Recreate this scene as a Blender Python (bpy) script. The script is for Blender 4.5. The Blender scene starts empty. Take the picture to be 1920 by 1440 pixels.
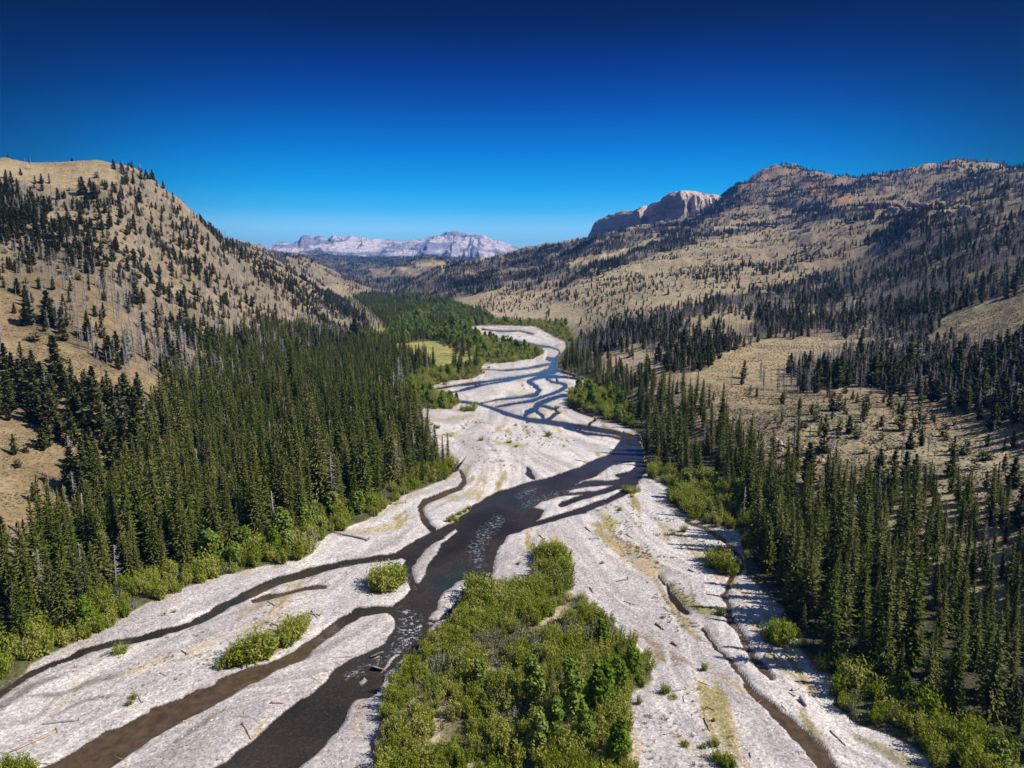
import bpy, math, random
import numpy as np
from mathutils import Vector, Euler

# ------------------------------------------------------------------ camera, sky, sun, exposure
R = math.radians
SC = bpy.context.scene
COL = SC.collection
H = 70.0                       # the drone's height over the valley floor, metres
PITCH = R(9.2)
FPX = 1331.0                   # focal length for a picture 1920 wide
cam_d = bpy.data.cameras.new('drone_camera')
cam_d.sensor_width = 36.0
cam_d.lens = 36.0 * FPX / 1920.0
cam_d.clip_start = 1.0
cam_d.clip_end = 60000.0
cam = bpy.data.objects.new('drone_camera', cam_d)
cam.location = (0, 0, H)
cam.rotation_euler = (math.pi / 2 - PITCH, 0, 0)
COL.objects.link(cam)
SC.camera = cam

SUN_ELEV = 44.0
SUN_AZ = 99.0                  # degrees clockwise from straight ahead (+Y): from the right, a little behind
sd = bpy.data.lights.new('sun', 'SUN')
sd.energy = 4.6
sd.angle = R(0.5)
sd.color = (1.0, 0.955, 0.89)
sun = bpy.data.objects.new('sun', sd)
sdir = Vector((math.sin(R(SUN_AZ)) * math.cos(R(SUN_ELEV)), math.cos(R(SUN_AZ)) * math.cos(R(SUN_ELEV)), math.sin(R(SUN_ELEV))))
sun.rotation_euler = sdir.to_track_quat('Z', 'Y').to_euler()
COL.objects.link(sun)

world = bpy.data.worlds.new('World')
SC.world = world
world.use_nodes = True
wt = world.node_tree
wt.nodes.clear()
def wn(t, **k):
    n = wt.nodes.new(t)
    for a, b in k.items():
        setattr(n, a, b)
    return n
sky = wn('ShaderNodeTexSky', sky_type='NISHITA')
sky.sun_disc = False
sky.sun_elevation = R(SUN_ELEV)
sky.sun_rotation = R(SUN_AZ)
sky.altitude = 2200
sky.air_density = 1.0
sky.dust_density = 0.4
sky.ozone_density = 3.0
geo = wn('ShaderNodeTexCoord')
sep = wn('ShaderNodeSeparateXYZ')
ramp = wn('ShaderNodeValToRGB')
mul = wn('ShaderNodeMixRGB', blend_type='MULTIPLY')
mul.inputs[0].default_value = 1.0
bg = wn('ShaderNodeBackground')
out = wn('ShaderNodeOutputWorld')
wt.links.new(geo.outputs['Generated'], sep.inputs[0])
wt.links.new(sep.outputs['Z'], ramp.inputs[0])
wt.links.new(sky.outputs[0], mul.inputs[1])
wt.links.new(ramp.outputs[0], mul.inputs[2])
# deeper towards the sides: lens vignetting put into the sky colour
azr = wn('ShaderNodeMapRange'); azr.interpolation_type = 'SMOOTHSTEP'
for _i, _v in enumerate((.78, .995, .24, 1.0)): azr.inputs[_i + 1].default_value = _v
wt.links.new(sep.outputs['Y'], azr.inputs[0])
mul2 = wn('ShaderNodeMixRGB', blend_type='MULTIPLY'); mul2.inputs[0].default_value = 1.0
up = wn('ShaderNodeMapRange'); up.interpolation_type = 'SMOOTHSTEP'
for _i, _v in enumerate((.42, .62, 0.0, 1.0)): up.inputs[_i + 1].default_value = _v
wt.links.new(sep.outputs['Z'], up.inputs[0])
mx = wn('ShaderNodeMath', operation='MAXIMUM')
wt.links.new(azr.outputs[0], mx.inputs[0]); wt.links.new(up.outputs[0], mx.inputs[1])
wt.links.new(mul.outputs[0], mul2.inputs[1]); wt.links.new(mx.outputs[0], mul2.inputs[2])
wt.links.new(mul2.outputs[0], bg.inputs[0])
wt.links.new(bg.outputs[0], out.inputs[0])
SKY_STOPS = [(0.0, (0.5275, 0.8524, 0.98)), (0.034, (0.5275, 0.8524, 0.98)), (0.056, (0.4813, 0.8424, 0.9894)), (0.079, (0.1339, 0.6552, 0.861)), (0.108, (0.023, 0.5412, 0.819)), (0.152, (0.0027, 0.3575, 0.7238)), (0.209, (0.0009, 0.1605, 0.4841)), (0.258, (0.0002, 0.0651, 0.2921)), (0.304, (0.0003, 0.0154, 0.113)), (0.354, (0.0003, 0.0034, 0.0389)), (0.48, (0.1, 0.14, 0.24)), (0.62, (0.5, 0.55, 0.62)), (1.0, (0.8, 0.85, 0.95))]
def set_ramp(r, stops):
    e = r.color_ramp.elements
    while len(e) > 1:
        e.remove(e[-1])
    e[0].position = stops[0][0]
    e[0].color = (*stops[0][1], 1)
    for p, c in stops[1:]:
        x = e.new(p)
        x.color = (*c, 1)
set_ramp(ramp, SKY_STOPS)
bg.inputs[1].default_value = 0.13
SC.view_settings.view_transform = 'Standard'
SC.view_settings.look = 'None'
SC.view_settings.gamma = 1.0
SC.view_settings.exposure = 0.55
SC.cycles.max_bounces = 5
SC.cycles.diffuse_bounces = 2
SC.cycles.glossy_bounces = 2
SC.cycles.transmission_bounces = 3
SC.cycles.volume_bounces = 0
SC.cycles.transparent_max_bounces = 6

# ------------------------------------------------------------------ small tools
rng = np.random.default_rng(11)
random.seed(5)
SP, CP = math.sin(PITCH), math.cos(PITCH)
A = 60.0                       # the ground fan starts this far behind the camera

def ray(px, py):
    """direction through a point of the 1920x1440 photograph, per metre of Y"""
    xc = (px - 960) / FPX
    yc = (720 - py) / FPX
    y = CP + yc * SP
    return xc / y, (-SP + yc * CP) / y
def floor_at(px, py, z=0.0):
    kx, kz = ray(px, py)
    Y = (z - H) / kz
    return kx * Y, Y
def project(X, Y, Z):
    Zc = Z - H
    d = Y * CP - Zc * SP
    u = Y * SP + Zc * CP
    d = np.where(d < 1, 1, d)
    return 960 + FPX * X / d, 720 - FPX * u / d

def _hash(ix, iy, seed):
    h = (ix.astype(np.int64) * 374761393 + iy.astype(np.int64) * 668265263 + seed * 1442695041) & 0xffffffff
    h = ((h ^ (h >> 13)) * 1274126177) & 0xffffffff
    h = h ^ (h >> 16)
    return (h & 0xffffff) / float(0xffffff)
def vnoise(x, y, seed=0):
    ix = np.floor(x); iy = np.floor(y)
    fx = x - ix; fy = y - iy
    fx = fx * fx * (3 - 2 * fx); fy = fy * fy * (3 - 2 * fy)
    ix = ix.astype(np.int64); iy = iy.astype(np.int64)
    a = _hash(ix, iy, seed); b = _hash(ix + 1, iy, seed)
    c = _hash(ix, iy + 1, seed); d = _hash(ix + 1, iy + 1, seed)
    return (a + (b - a) * fx) * (1 - fy) + (c + (d - c) * fx) * fy
def fbm(x, y, seed=0, oct=4, gain=0.5):
    s = 0.0; a = 1.0; t = 0.0
    for i in range(oct):
        s = s + a * vnoise(x * 2 ** i + 17.3 * i, y * 2 ** i - 9.1 * i, seed + i)
        t += a; a *= gain
    return s / t * 2 - 1          # about -1..1
def ridged(x, y, seed=0, oct=4):
    s = 0.0; a = 1.0; t = 0.0
    for i in range(oct):
        s = s + a * (1 - np.abs(2 * vnoise(x * 2 ** i + 7.7 * i, y * 2 ** i + 3.1 * i, seed + i) - 1))
        t += a; a *= 0.5
    return s / t
def sstep(a, b, x):
    t = np.clip((x - a) / (b - a), 0, 1)
    return t * t * (3 - 2 * t)
def inpoly(px, py, poly):
    r = np.zeros(px.shape, bool)
    n = len(poly)
    for i in range(n):
        x0, y0 = poly[i]; x1, y1 = poly[(i + 1) % n]
        if y0 == y1:
            continue
        c = ((y0 > py) != (y1 > py)) & (px < (x1 - x0) * (py - y0) / (y1 - y0) + x0)
        r ^= c
    return r
def seg_dist(px, py, x0, y0, x1, y1):
    dx, dy = x1 - x0, y1 - y0
    t = np.clip(((px - x0) * dx + (py - y0) * dy) / (dx * dx + dy * dy + 1e-9), 0, 1)
    return np.hypot(px - x0 - t * dx, py - y0 - t * dy), t
def sdf_line(px, py, pts, pad=30):
    """signed distance (negative inside) to a line of points (x, y, width), photo pixels"""
    out = np.full(px.shape, 1e3)
    for (x0, y0, w0), (x1, y1, w1) in zip(pts[:-1], pts[1:]):
        m = max(w0, w1) / 2 + pad
        sel = np.nonzero((px > min(x0, x1) - m) & (px < max(x0, x1) + m) & (py > min(y0, y1) - m) & (py < max(y0, y1) + m))[0]
        if len(sel) == 0:
            continue
        d, t = seg_dist(px[sel], py[sel], x0, y0, x1, y1)
        out[sel] = np.minimum(out[sel], d - (w0 + (w1 - w0) * t) / 2)
    return out
def sdf_poly(px, py, poly, pad=60):
    out = np.full(px.shape, 1e3)
    xs = [p[0] for p in poly]; ys = [p[1] for p in poly]
    sel = np.nonzero((px > min(xs) - pad) & (px < max(xs) + pad) & (py > min(ys) - pad) & (py < max(ys) + pad))[0]
    if len(sel) == 0:
        return out
    d = np.full(len(sel), 1e3)
    for i in range(len(poly)):
        x0, y0 = poly[i]; x1, y1 = poly[(i + 1) % len(poly)]
        d = np.minimum(d, seg_dist(px[sel], py[sel], x0, y0, x1, y1)[0])
    ins = inpoly(px[sel], py[sel], poly)
    out[sel] = np.where(ins, -d, d)
    return out

def mesh_np(name, V, F, mats, smooth=False, attrs=None):
    """V (n,3), F (m,3 or 4) -> mesh; attrs: name -> (n,) float or (n,3) colour"""
    me = bpy.data.meshes.new(name)
    V = np.asarray(V, dtype=np.float32); F = np.asarray(F, dtype=np.int32)
    k = F.shape[1]
    me.vertices.add(len(V)); me.vertices.foreach_set('co', V.ravel())
    me.loops.add(F.size); me.loops.foreach_set('vertex_index', F.ravel())
    me.polygons.add(len(F)); me.polygons.foreach_set('loop_start', np.arange(0, F.size, k, dtype=np.int32))
    if smooth:
        me.polygons.foreach_set('use_smooth', np.ones(len(F), bool))
    for m in (mats if isinstance(mats, (list, tuple)) else [mats]):
        me.materials.append(m)
    for an, av in (attrs or {}).items():
        av = np.asarray(av, dtype=np.float32)
        if av.ndim == 1:
            at = me.attributes.new(an, 'FLOAT', 'POINT'); at.data.foreach_set('value', av)
        else:
            at = me.attributes.new(an, 'FLOAT_COLOR', 'POINT')
            at.data.foreach_set('color', np.concatenate([av, np.ones((len(av), 1), np.float32)], 1).ravel())
    me.update(calc_edges=True)
    me.validate()
    return me
def link(name, me, parent=None):
    o = bpy.data.objects.new(name, me)
    COL.objects.link(o)
    if parent:
        o.parent = parent
    return o
def tag(o, label=None, cat=None, group=None, kind=None):
    if label: o['label'] = label
    if cat: o['category'] = cat
    if group: o['group'] = group
    if kind: o['kind'] = kind
    return o
def grid_faces(nr, nc):
    i = np.arange(nr * nc).reshape(nr, nc)
    return np.stack([i[:-1, :-1], i[:-1, 1:], i[1:, 1:], i[1:, :-1]], -1).reshape(-1, 4)

class N:
    """short node building"""
    def __init__(s, name, rough=0.9):
        s.m = bpy.data.materials.new(name); s.m.use_nodes = True
        s.t = s.m.node_tree; s.t.nodes.clear()
        s.out = s.n('ShaderNodeOutputMaterial')
        s.b = s.n('ShaderNodeBsdfPrincipled')
        s.b.inputs['Roughness'].default_value = rough
        s.b.inputs['Specular IOR Level'].default_value = 0.2
        s.l(s.b.outputs[0], s.out.inputs[0])
    def n(s, t, **k):
        x = s.t.nodes.new(t)
        for a, b in k.items():
            setattr(x, a, b)
        return x
    def l(s, a, b):
        s.t.links.new(a, b)
    def math(s, op, a, b=None, c=None, clamp=False):
        x = s.n('ShaderNodeMath', operation=op); x.use_clamp = clamp
        for i, v in enumerate((a, b, c)):
            if v is None: continue
            if isinstance(v, (int, float)): x.inputs[i].default_value = v
            else: s.l(v, x.inputs[i])
        return x.outputs[0]
    def mix(s, f, a, b, mode='MIX'):
        x = s.n('ShaderNodeMixRGB', blend_type=mode)
        for i, v in enumerate((f, a, b)):
            if isinstance(v, (int, float)): x.inputs[i].default_value = v
            elif isinstance(v, tuple): x.inputs[i].default_value = (*v, 1)
            else: s.l(v, x.inputs[i])
        return x.outputs[0]
    def noise(s, scale, detail=3, rough=.55, vec=None):
        x = s.n('ShaderNodeTexNoise'); x.inputs['Scale'].default_value = scale
        x.inputs['Detail'].default_value = detail; x.inputs['Roughness'].default_value = rough
        if vec is not None: s.l(vec, x.inputs['Vector'])
        return x.outputs['Fac']
    def voro(s, scale, vec=None, feature='F1', outp='Color'):
        x = s.n('ShaderNodeTexVoronoi', feature=feature); x.inputs['Scale'].default_value = scale
        if vec is not None: s.l(vec, x.inputs['Vector'])
        return x.outputs[outp]
    def ramp(s, f, stops):
        x = s.n('ShaderNodeValToRGB'); set_ramp(x, stops); s.l(f, x.inputs[0])
        return x.outputs[0]
    def maprange(s, f, a, b, c, d):
        x = s.n('ShaderNodeMapRange'); s.l(f, x.inputs[0])
        for i, v in enumerate((a, b, c, d)): x.inputs[i + 1].default_value = v
        return x.outputs[0]
    def attr(s, name, kind='GEOMETRY'):
        return s.n('ShaderNodeAttribute', attribute_name=name, attribute_type=kind)
    def pos(s):
        return s.n('ShaderNodeNewGeometry').outputs['Position']
    def bump(s, h, strength, dist):
        x = s.n('ShaderNodeBump'); x.inputs['Strength'].default_value = strength; x.inputs['Distance'].default_value = dist
        s.l(h, x.inputs['Height']); s.l(x.outputs[0], s.b.inputs['Normal'])
        return x
# ------------------------------------------------------------------ the lie of the land
# heights known at points of the photograph: (px, py, distance along Y)
CTRL = []
def col_pts(px, lst):
    for py, Y in lst:
        CTRL.append((px, py, Y))
col_pts(-250, [(900, 160), (700, 215), (500, 310), (350, 420), (270, 520)])
col_pts(0, [(900, 190), (800, 225), (700, 265), (600, 320), (520, 380), (450, 440), (400, 500), (350, 570), (303, 650)])
col_pts(150, [(900, 205), (800, 240), (700, 285), (600, 345), (500, 425), (420, 510), (360, 590), (312, 665)])
col_pts(240, [(780, 260), (700, 305), (600, 375), (500, 460), (420, 550), (360, 630), (324, 690)])
col_pts(300, [(760, 290), (700, 330), (640, 380), (560, 460), (480, 560), (420, 650), (364, 720)])
col_pts(370, [(700, 360), (620, 430), (540, 530), (470, 650), (416, 770)])
col_pts(450, [(700, 400), (640, 480), (580, 590), (520, 720), (474, 870)])
col_pts(530, [(680, 450), (600, 640), (550, 800), (513, 960)])
col_pts(580, [(660, 560), (620, 690), (580, 830), (536, 1030)])
col_pts(640, [(615, 850), (585, 1000), (567, 1110)])
# behind the left hill: a drop, then the grey wooded ridge
for px, py, Y in [(0, 335, 850), (150, 340, 850), (300, 400, 900), (370, 450, 950), (450, 500, 1100), (530, 535, 1200), (600, 555, 1350), (0, 400, 1500), (200, 430, 1500)]:
    CTRL.append((px, py, Y))
for px, py, Y in [(380, 452, 1750), (440, 458, 1900), (480, 466, 1950), (520, 478, 2000), (560, 491, 2000), (600, 508, 2000), (650, 531, 1950), (690, 550, 1850),
                  (600, 540, 1500), (640, 556, 1500), (680, 568, 1500), (520, 515, 1500),
                  (440, 485, 2600), (520, 500, 2700), (600, 520, 2700), (660, 530, 2700)]:
    CTRL.append((px, py, Y))
# the middle distance up the valley
for px, py, Y in [(700, 552, 2300), (690, 530, 2900), (700, 510, 3600), (620, 497, 4200), (700, 492, 5200), (600, 482, 5600), (800, 484, 5600), (760, 500, 4000),
                  (790, 492, 3300), (830, 493, 3200), (760, 512, 2900), (790, 506, 2850), (740, 540, 2400), (760, 522, 2500), (830, 505, 2700), (850, 502, 3600), (720, 520, 3000),
                  (900, 490, 5600), (540, 478, 5600), (400, 476, 5600), (200, 470, 5600), (0, 470, 5600)]:
    CTRL.append((px, py, Y))
# the right side, its skyline first
for px, py, Y in [(985, 471, 2500), (930, 486, 2300), (880, 498, 2150), (850, 508, 2050), (800, 531, 1900), (740, 560, 1650),
                  (985, 500, 3100), (930, 505, 3000), (880, 510, 2800), (1000, 485, 5000), (1100, 480, 5000)]:
    CTRL.append((px, py, Y))
col_pts(860, [(588, 1130), (570, 1280), (545, 1550), (525, 1800)])
col_pts(960, [(585, 1080), (565, 1200), (540, 1400), (510, 1750), (490, 2050)])
col_pts(1050, [(585, 970), (555, 1120), (535, 1270), (515, 1450), (490, 1800), (463, 2250), (485, 2700)])
col_pts(1100, [(640, 660), (600, 850), (560, 1000), (520, 1200), (490, 1450), (468, 1800), (453, 2200), (475, 2700)])
col_pts(1180, [(640, 560), (600, 720), (560, 900), (520, 1110), (480, 1450), (450, 1850), (434, 2250), (460, 2800)])
col_pts(1300, [(700, 380), (650, 480), (600, 620), (550, 850), (500, 1150), (460, 1500), (430, 1900), (408, 2300), (440, 2800)])
col_pts(1360, [(560, 790), (480, 1300), (420, 1800), (372, 2400), (410, 2900)])
col_pts(1450, [(800, 265), (740, 330), (700, 390), (640, 500), (600, 620), (560, 780), (520, 980), (490, 1200), (460, 1450), (430, 1700), (400, 1900), (360, 2200), (319, 2500), (350, 2900)])
col_pts(1540, [(420, 1500), (380, 1850), (330, 2350), (360, 2800)])
col_pts(1650, [(830, 235), (760, 290), (700, 370), (650, 450), (620, 520), (580, 620), (540, 740), (500, 880), (460, 1030), (430, 1180), (411, 1400), (385, 1650), (350, 1900), (334, 2150), (365, 2500)])
col_pts(1730, [(390, 1050), (440, 920), (405, 1400), (370, 1600), (322, 2050), (350, 2500)])
col_pts(1800, [(900, 195), (830, 230), (760, 275), (700, 330), (650, 385), (600, 450), (560, 520), (520, 610), (480, 720), (440, 850), (400, 1000), (386, 1080), (350, 1500), (309, 1900), (345, 2300)])
col_pts(1920, [(950, 170), (870, 200), (780, 240), (700, 290), (640, 340), (600, 385), (560, 440), (520, 500), (480, 580), (440, 680), (400, 800), (365, 950), (323, 1700), (350, 2100)])
col_pts(2200, [(900, 150), (700, 225), (600, 290), (500, 400), (420, 560), (340, 900), (330, 1500)])
L_FOOT = [(-60, -95), (90, -100), (160, -108), (220, -110), (310, -113), (477, -118), (690, -130), (990, -195), (1110, -232), (1400, -312), (1700, -390), (2000, -480)]
R_FOOT = [(-60, 82), (90, 85), (130, 88), (180, 84), (230, 76), (310, 58), (400, 54), (477, 50), (600, 52), (690, 60), (800, 62), (920, 36), (1110, -83), (1400, -200), (1700, -300), (2000, -440)]
cu, cv, ct = [], [], []
for px, py, Y in CTRL:
    kx, kz = ray(px, py)
    cu.append(kx * Y / (Y + A)); cv.append(math.log(Y + A)); ct.append(kz * Y / (Y + A))
for Y in (-40, 20, 60, 90, 130, 180, 230, 310, 400, 520, 690, 850, 1050, 1250, 1500, 1700):
    l = np.interp(Y, *zip(*L_FOOT)); r = np.interp(Y, *zip(*R_FOOT))
    for X, z in ((l, 0.5), (r, 0.8), ((l + r) / 2, -2)):
        cu.append(X / (Y + A)); cv.append(math.log(Y + A)); ct.append((z - H) / (Y + A))
    if Y < 130:
        for X, z in ((-200 - Y * .3, 45), (200 + Y * .3, 30)):
            cu.append(X / (Y + A)); cv.append(math.log(Y + A)); ct.append((z - H) / (Y + A))
for u in (-1.2, -.6, 0, .6, 1.2):
    for Y in (7500, 14000):
        cu.append(u); cv.append(math.log(Y + A)); ct.append(-0.004 if Y > 9000 else .008)
VS = 0.45
cu = np.array(cu); cv = np.array(cv) * VS; ct = np.array(ct)
def kern(r2):
    return np.sqrt(r2 + 0.0006)
_n = len(cu)
_K = kern((cu[:, None] - cu) ** 2 + (cv[:, None] - cv) ** 2)
_P = np.stack([np.ones(_n), cu, cv], 1)
_M = np.block([[_K + 0 * np.eye(_n), _P], [_P.T, np.zeros((3, 3))]])
_w = np.linalg.lstsq(_M, np.concatenate([ct, np.zeros(3)]), rcond=None)[0]
def rbf(X, Y):
    u = X / (Y + A); v = np.log(Y + A) * VS
    o = np.empty(u.shape)
    for s in range(0, len(u), 40000):
        a = u[s:s + 40000]; b = v[s:s + 40000]
        K = kern((a[:, None] - cu) ** 2 + (b[:, None] - cv) ** 2)
        o[s:s + 40000] = K @ _w[:_n] + _w[_n] + _w[_n + 1] * a + _w[_n + 2] * b
    return H + o * (Y + A)

def hills(X, Y):
    """height without the river bed, and how far a point is out of the flat floor (0..1)"""
    l = np.interp(Y, *zip(*L_FOOT)); r = np.interp(Y, *zip(*R_FOOT))
    wob = 5 * fbm(X / 40, Y / 40, 3, 3)
    w = 9 + 0.02 * Y
    m = np.maximum(sstep(0, 1, (l + wob - X) / (w * 1.4)), sstep(0, 1, (X - r - wob) / w))
    m = np.where(Y > 1700, np.maximum(m, sstep(1700, 1950, Y)), m)
    z = np.maximum(rbf(X, Y), 0.4)
    g = ridged(X / 210 + .35 * fbm(X / 120, Y / 120, 8, 2), Y / 62, 21, 3)          # gullies running down the slopes
    amp = np.clip((z - 3) / 40, 0, 1) * np.clip(Y / 700, .5, 3.2)
    z = z + (g - .62) * np.where(X < 0, 21, 16) * amp * m
    z = z + fbm(X / 26, Y / 26, 31, 4) * (0.7 + 2.6 * amp) * m
    z = z + fbm(X / 150, Y / 150, 41, 3) * 4.0 * amp * m
    # ledges of harder rock high on the right side
    led = sstep(60, 160, z) * (X > 250) * m
    st = 17.0
    zz = z / st + .35 * fbm(X / 160, Y / 160, 51, 3)
    fr = zz - np.floor(zz)
    z = z + led * (sstep(.55, .95, fr) - fr) * st * .42
    return np.where(m > 0, z * m, 0), m

# ------------------------------------------------------------------ the river, drawn as edges on the floor
WATER_POLY = [
 [(1208, 852), (1203, 878), (1192, 893), (1172, 900), (1150, 888), (1118, 899), (1085, 909), (1045, 916), (1065, 921), (1040, 930), (1012, 940), (1000, 950),
  (1022, 956), (1012, 972), (990, 988), (955, 1003), (937, 1020), (926, 1045), (922, 1070), (925, 1100), (900, 1118), (870, 1140), (845, 1158), (822, 1162), (815, 1172), (806, 1182), (812, 1188), (790, 1208), (765, 1232), (725, 1262), (712, 1290), (695, 1303), (668, 1312), (640, 1355), (605, 1400), (548, 1446), (260, 1740), (-240, 2250), (-900, 2250), (60, 1730),
  (405, 1446), (460, 1398), (520, 1345), (590, 1295), (632, 1250), (668, 1232), (700, 1218), (728, 1200), (744, 1178), (742, 1160), (728, 1148), (712, 1142), (690, 1144), (660, 1160), (700, 1134),
  (735, 1134), (760, 1120), (775, 1102), (768, 1088), (757, 1075), (760, 1050), (752, 1044), (700, 1050), (650, 1056), (700, 1042), (755, 1034), (800, 1012), (840, 985),
  (858, 975), (880, 955), (905, 935), (940, 918), (985, 905), (1035, 894), (1085, 876), (1120, 858), (1145, 850), (1160, 828), (1168, 808), (1195, 815)],
]
ISLANDS = [
 [(852, 984), (820, 992), (799, 1027), (778, 1052), (771, 1074), (778, 1088), (788, 1093), (797, 1080), (807, 1053), (829, 1019), (858, 996)],
 [(806, 1158), (809, 1146), (831, 1111), (853, 1090), (872, 1085), (880, 1092), (871, 1113), (853, 1130), (824, 1161)],

 [(742, 1238), (755, 1228), (745, 1228), (728, 1240), (714, 1262), (722, 1258)],
 [(716, 1222), (705, 1224), (700, 1232), (712, 1230)],
 [(1188, 856), (1165, 862), (1120, 890), (1070, 908), (1045, 916), (1080, 912), (1130, 896), (1160, 888), (1185, 884), (1197, 872)],
 [(802, 1165), (812, 1163), (818, 1168), (808, 1170)],
 [(784, 1172), (795, 1170), (798, 1176), (786, 1180)],
 [(668, 1278), (678, 1272), (684, 1266), (686, 1274), (676, 1284)],
]
WATER_LINES = [
 # narrow left arm under the forest
 [(860, 978, 8), (820, 1002, 22), (780, 1026, 24), (740, 1040, 13), (690, 1047, 9), (640, 1056, 9), (600, 1066, 10), (560, 1077, 13), (520, 1089, 13), (490, 1102, 14), (455, 1118, 16), (425, 1132, 12), (395, 1152, 15),
  (355, 1170, 9), (300, 1186, 11), (240, 1201, 12), (200, 1209, 10), (160, 1220, 8), (120, 1234, 7), (90, 1246, 8), (50, 1264, 9), (20, 1282, 10), (-30, 1310, 14), (-260, 1430, 20), (-700, 1650, 26), (-1100, 1850, 30)],
 # brown wide arm
 [(745, 1140, 10), (700, 1141, 12), (672, 1146, 15), (640, 1166, 17), (600, 1198, 18), (560, 1224, 19), (510, 1246, 20), (450, 1276, 30), (390, 1303, 38), (330, 1330, 42), (270, 1362, 48), (200, 1405, 60), (120, 1455, 66), (-250, 1660, 110), (-900, 2060, 170)],
 [(612, 1098, 4), (570, 1104, 5), (530, 1112, 6), (495, 1120, 8), (478, 1127, 5)],
 # side braid by the left forest
 [(862, 880, 4), (871, 890, 8), (873, 902, 9), (862, 914, 9), (842, 922, 9), (815, 932, 9), (798, 940, 9), (789, 950, 8), (791, 965, 9), (800, 978, 11), (808, 990, 12)],
 [(988, 877, 5), (992, 886, 11), (1000, 895, 6)],
 # streams between the bars at the bend
 [(1208, 872, 22), (1190, 893, 20), (1165, 908, 13), (1130, 921, 8), (1090, 932, 6), (1050, 945, 6)],
 [(1185, 900, 18), (1140, 904, 9), (1100, 906, 7), (1060, 915, 6), (1020, 930, 5)],
 [(1192, 905, 8), (1165, 925, 9), (1130, 941, 10), (1095, 955, 10), (1050, 967, 8), (1010, 980, 7), (985, 988, 5)],
 [(1150, 915, 5), (1110, 922, 4), (1060, 926, 3), (1010, 938, 3)],
 # upper main stream
 [(845, 750, 3), (870, 753, 5), (900, 757, 6), (925, 765, 8), (955, 777, 9), (990, 786, 11), (1030, 791, 12), (1070, 797, 12), (1110, 803, 15), (1150, 809, 13), (1178, 817, 10), (1196, 825, 14)],
 [(1060, 801, 6), (1100, 812, 7), (1140, 816, 6), (1175, 824, 7)],
 [(1195, 818, 12), (1186, 832, 28), (1176, 845, 42), (1155, 856, 30)],
 [(930, 762, 4), (970, 755, 5), (1000, 750, 7), (1030, 739, 4), (1050, 732, 7), (1062, 723, 8), (1052, 718, 6), (1036, 716, 4), (1026, 710, 5), (1025, 700, 8)],
 [(900, 756, 4), (930, 749, 4), (975, 744, 4), (1005, 740, 9), (1012, 731, 8), (1000, 720, 8), (991, 715, 8), (1003, 709, 6), (1020, 704, 9)],
 [(1045, 709, 3), (1046, 714, 3)],
 [(1028, 672, 10), (1042, 676, 14), (1038, 686, 20), (1036, 694, 22)],
 [(1026, 696, 14), (1010, 701, 6), (975, 706, 5), (930, 712, 6), (890, 718, 6), (850, 723, 6), (822, 728, 6), (812, 731, 6), (826, 736, 4)],
 [(1000, 702, 4), (950, 713, 5), (900, 722, 5), (850, 735, 5), (825, 738, 4)],
 [(1040, 692, 10), (1065, 699, 6), (1090, 706, 5), (1098, 711, 3)],
 [(1025, 705, 10), (1060, 706, 4), (1092, 711, 3)],
 [(1078, 739, 3), (1050, 742, 6), (1028, 749, 8), (1010, 757, 13), (1004, 766, 12), (990, 772, 12), (984, 780, 6), (990, 790, 5)],
 [(1010, 758, 8), (1040, 766, 4), (1046, 773, 5), (1035, 783, 6), (1020, 790, 6)],
 [(1002, 768, 6), (1018, 778, 7), (1022, 790, 7)],
 [(1117, 785, 5), (1108, 793, 5), (1104, 801, 5)],
 [(1066, 760, 6), (1085, 769, 9), (1110, 779, 6), (1130, 784, 3)],
 [(1040, 672, 6), (1052, 664, 4), (1047, 655, 4), (1030, 650, 5), (1010, 648, 6), (990, 644, 5), (960, 638, 4), (925, 634, 3), (885, 630, 2)],
 [(1030, 682, 4), (990, 690, 3), (950, 694, 3), (905, 692, 3)],
 [(905, 617, 2), (940, 621, 2), (975, 620, 2), (1000, 626, 2)],
 # right hand side channels
 [(1286, 976, 6), (1310, 986, 10), (1335, 997, 11), (1352, 1008, 9), (1368, 1022, 10), (1382, 1045, 28), (1384, 1062, 32), (1374, 1080, 14), (1363, 1095, 9), (1360, 1112, 10), (1366, 1130, 12),
  (1366, 1150, 14), (1372, 1165, 16), (1384, 1185, 13), (1396, 1205, 12), (1406, 1222, 14), (1418, 1238, 24), (1432, 1254, 22), (1448, 1270, 10)],
 [(1372, 1245, 6), (1388, 1262, 9), (1404, 1286, 14), (1424, 1306, 22), (1450, 1332, 30), (1480, 1362, 36), (1515, 1396, 42), (1560, 1445, 50), (1700, 1600, 90), (1900, 1850, 130), (2200, 2250, 160)],
 [(1252, 1095, 5), (1262, 1118, 16), (1275, 1136, 22), (1286, 1148, 12)],
 [(1232, 1078, 5), (1248, 1096, 6)],
 [(1322, 1178, 4), (1340, 1205, 6), (1362, 1232, 6), (1380, 1250, 7)],
]
DAMP = [  # darker, wetter or siltier gravel: line, colour index strength
 [(0, 1330, 20), (60, 1290, 14), (110, 1270, 8)],
 [(60, 1312, 5), (120, 1300, 10), (180, 1278, 12), (235, 1262, 5)],
 [(95, 1345, 4), (150, 1322, 9), (215, 1302, 5)], [(300, 1242, 3), (352, 1236, 5), (400, 1222, 3)], [(1180, 1275, 3), (1262, 1300, 4)],
 [(330, 1392, 8), (395, 1350, 12), (432, 1332, 5)],
 [(1154, 1008, 8), (1172, 1022, 12), (1195, 1036, 7)],
 [(1210, 1040, 8), (1228, 1056, 10)],
 [(880, 1096, 3), (920, 1095, 3)],
]
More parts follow.
